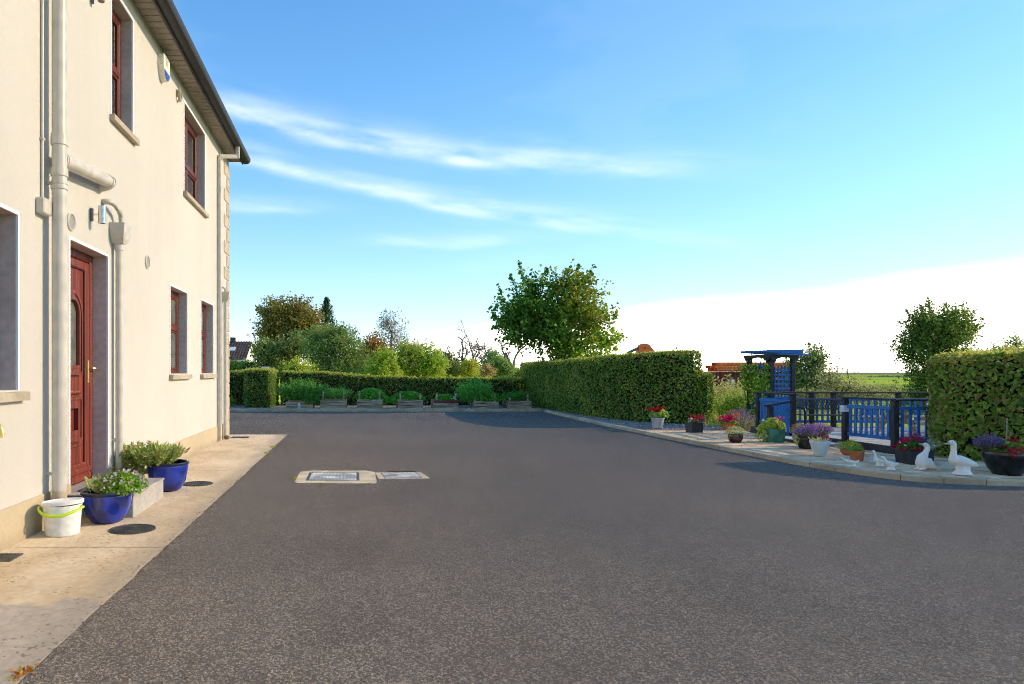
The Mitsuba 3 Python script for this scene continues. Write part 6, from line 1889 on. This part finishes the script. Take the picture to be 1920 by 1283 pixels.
for row in range(3):
    for col in range(5 - (row == 2)):
        x0 = 14.05 + r_.normal() * .05 + (.12 if row == 2 else 0)
        g = thing('plastic_duct', f"orange plastic duct in the {['bottom', 'middle', 'top'][row]} layer of the stack, {['first', 'second', 'third', 'fourth', 'fifth'][col]} from the front", 'pipe', 'orange ducts stacked on the skip')
        yy, z_ = 27.12 + col * .135 + row * .03, 1.29 + row * .118
        x1 = x0 + 3.3 + r_.normal() * .08
        put(g, 'pipe', MB().tube([(x0, yy, z_), (x1, yy, z_)], .06, 12, cap=False).tube([(x1 + .001, yy, z_), (x0 - .001, yy, z_)], .052, 12, cap=False), 'orange_pipe', smooth=40)
        put(g, 'socket', MB().tube([(x1 - .12, yy, z_), (x1 + .03, yy, z_)], .067, 12, cap=False), 'orange_pipe', smooth=40)
single('timber_batten', MB().box(15.33, 15.38, 26.94, 26.965, .9, 1.68).mesh(), 'rusty_steel', 'thin upright batten against the stacked orange ducts', 'batten')
single('pale_board', MB().box(14.15, 14.4, 26.3, 26.33, .45, .92, .004).mesh(), 'wall_white', 'pale board leaning among the weeds before the rusty skip', 'board')
single('mesh_post', MB().box(14.16, 14.2, 26.2, 26.24, -.03, 1.16).mesh(), 'bark_pale', 'thin grey post in front of the rusty skip', 'post')
dg = thing('digger', 'bright orange digger boom showing above the long hedge', 'digger')
bp = Polygon([(10.62, 1.0), (10.60, 1.95), (10.70, 2.22), (10.84, 2.28), (11.02, 2.24), (11.20, 2.02), (11.42, 1.75), (11.95, 1.3), (11.8, 1.0), (11.2, 1.4)])
be = extrude(bp.buffer(-.02).buffer(.02), .22)
v = be.vertices
put(dg, 'boom', trimesh.Trimesh(np.stack([v[:, 0], 26 + v[:, 2], v[:, 1]], 1), be.faces, process=False), 'digger_orange')
put(dg, 'arm', MB().beam((10.75, 26.1, 2.15), (10.22, 26.1, 1.90), .10, .09, .01).beam((10.22, 26.1, 1.90), (10.05, 26.1, 1.2), .1, .12, .01), 'brown_metal')
put(dg, 'pin', MB().tube([(10.86, 25.985, 2.10), (10.86, 26.235, 2.10)], .04, 12), 'brown_metal')
put(dg, 'body', MB().box(11.3, 12.9, 25.6, 26.7, .5, 1.3, .06).box(11.4, 12.0, 25.65, 26.2, 1.305, 1.6, .05), 'digger_orange')
for y0_ in (25.5, 26.5):
    put(dg, 'track', MB().box(11.2, 13.0, y0_, y0_ + .3, -.02, .44, .12), 'black_gutter')

# far tree line beyond the field
fl_ = MB()
r_ = np.random.default_rng(480)
n = 16000
x = r_.uniform(-420, 620, n)
hh = 1.2 + 5.5 * np.clip(meshkit.fbm(np.c_[x * .018, 0 * x, 0 * x], 4, 2) - .3, 0, 1)
y = 610 + r_.normal(size=n) * 6 + meshkit.fbm(np.c_[x * .01, 0 * x, 0 * x + 5], 2) * 60
z = -5.6 + hh * r_.random(n) ** .6
leaf_mesh(fl_, np.c_[x, y, z], r_.normal(size=(n, 3)) + [0, -.6, .5], r_.uniform(1.0, 2.4, n), pick([((.035, .055, .03), 3), ((.06, .085, .04), 2)], n, r_), .8, r=r_)
put(None, 'far_woodland', fl_, 'leaf')
labels['far_woodland'] = {'label': 'distant line of trees beyond the bright field', 'category': 'trees', 'kind': 'stuff'}
for k, (x, w_, lab) in enumerate([(478, 9, 'tiny distant white house beyond the field, left of the pair'), (503, 7, 'tiny distant white house beyond the field, right of the pair')]):
    g = thing('distant_house', lab, 'house')
    put(g, 'wall', MB().box(x, x + w_, 596, 602, -5.5, -2.6), 'wall_white')
    put(g, 'roof', MB().add([(x - .4, 595.6, -2.6), (x + w_ + .4, 595.6, -2.6), (x + w_ + .4, 599, -.9), (x - .4, 599, -.9), (x - .4, 602.4, -2.6), (x + w_ + .4, 602.4, -2.6)], [[0, 1, 2, 3], [3, 2, 5, 4]]), 'roof_slate')
tree('garden_shrub', 'grey-green shrub filling the gap between the yellow-green tree and the dark shrub', (5.9, 47.4), .3, .08, [(5.6, 47, 1.5, .9, .7, .8), (6.6, 47, 1.25, .8, .7, .6)], 220, 20, .14, .35, .1, [((.07, .09, .03), 3), ((.10, .12, .035), 2)], 428, cat='shrub')
tree('garden_shrub', 'low olive shrub beneath the grey thin tree', (2.4, 46.4), .3, .08, [(2.4, 46, 1.3, 1.0, .7, .65), (.6, 46.5, 1.4, .9, .7, .7)], 230, 20, .14, .35, .1, [((.08, .10, .03), 3), ((.12, .13, .04), 2)], 429, cat='shrub')
tree('garden_shrub', 'low green shrub row in front of the bare trees', (10.0, 54.4), .3, .08, [(8.9, 54, 1.15, .9, .7, .5), (12.0, 54, 1.2, .9, .7, .5), (13.2, 54, 1.1, .8, .7, .45)], 230, 20, .14, .35, .1, [((.08, .11, .03), 3), ((.13, .15, .04), 2)], 430, cat='shrub')
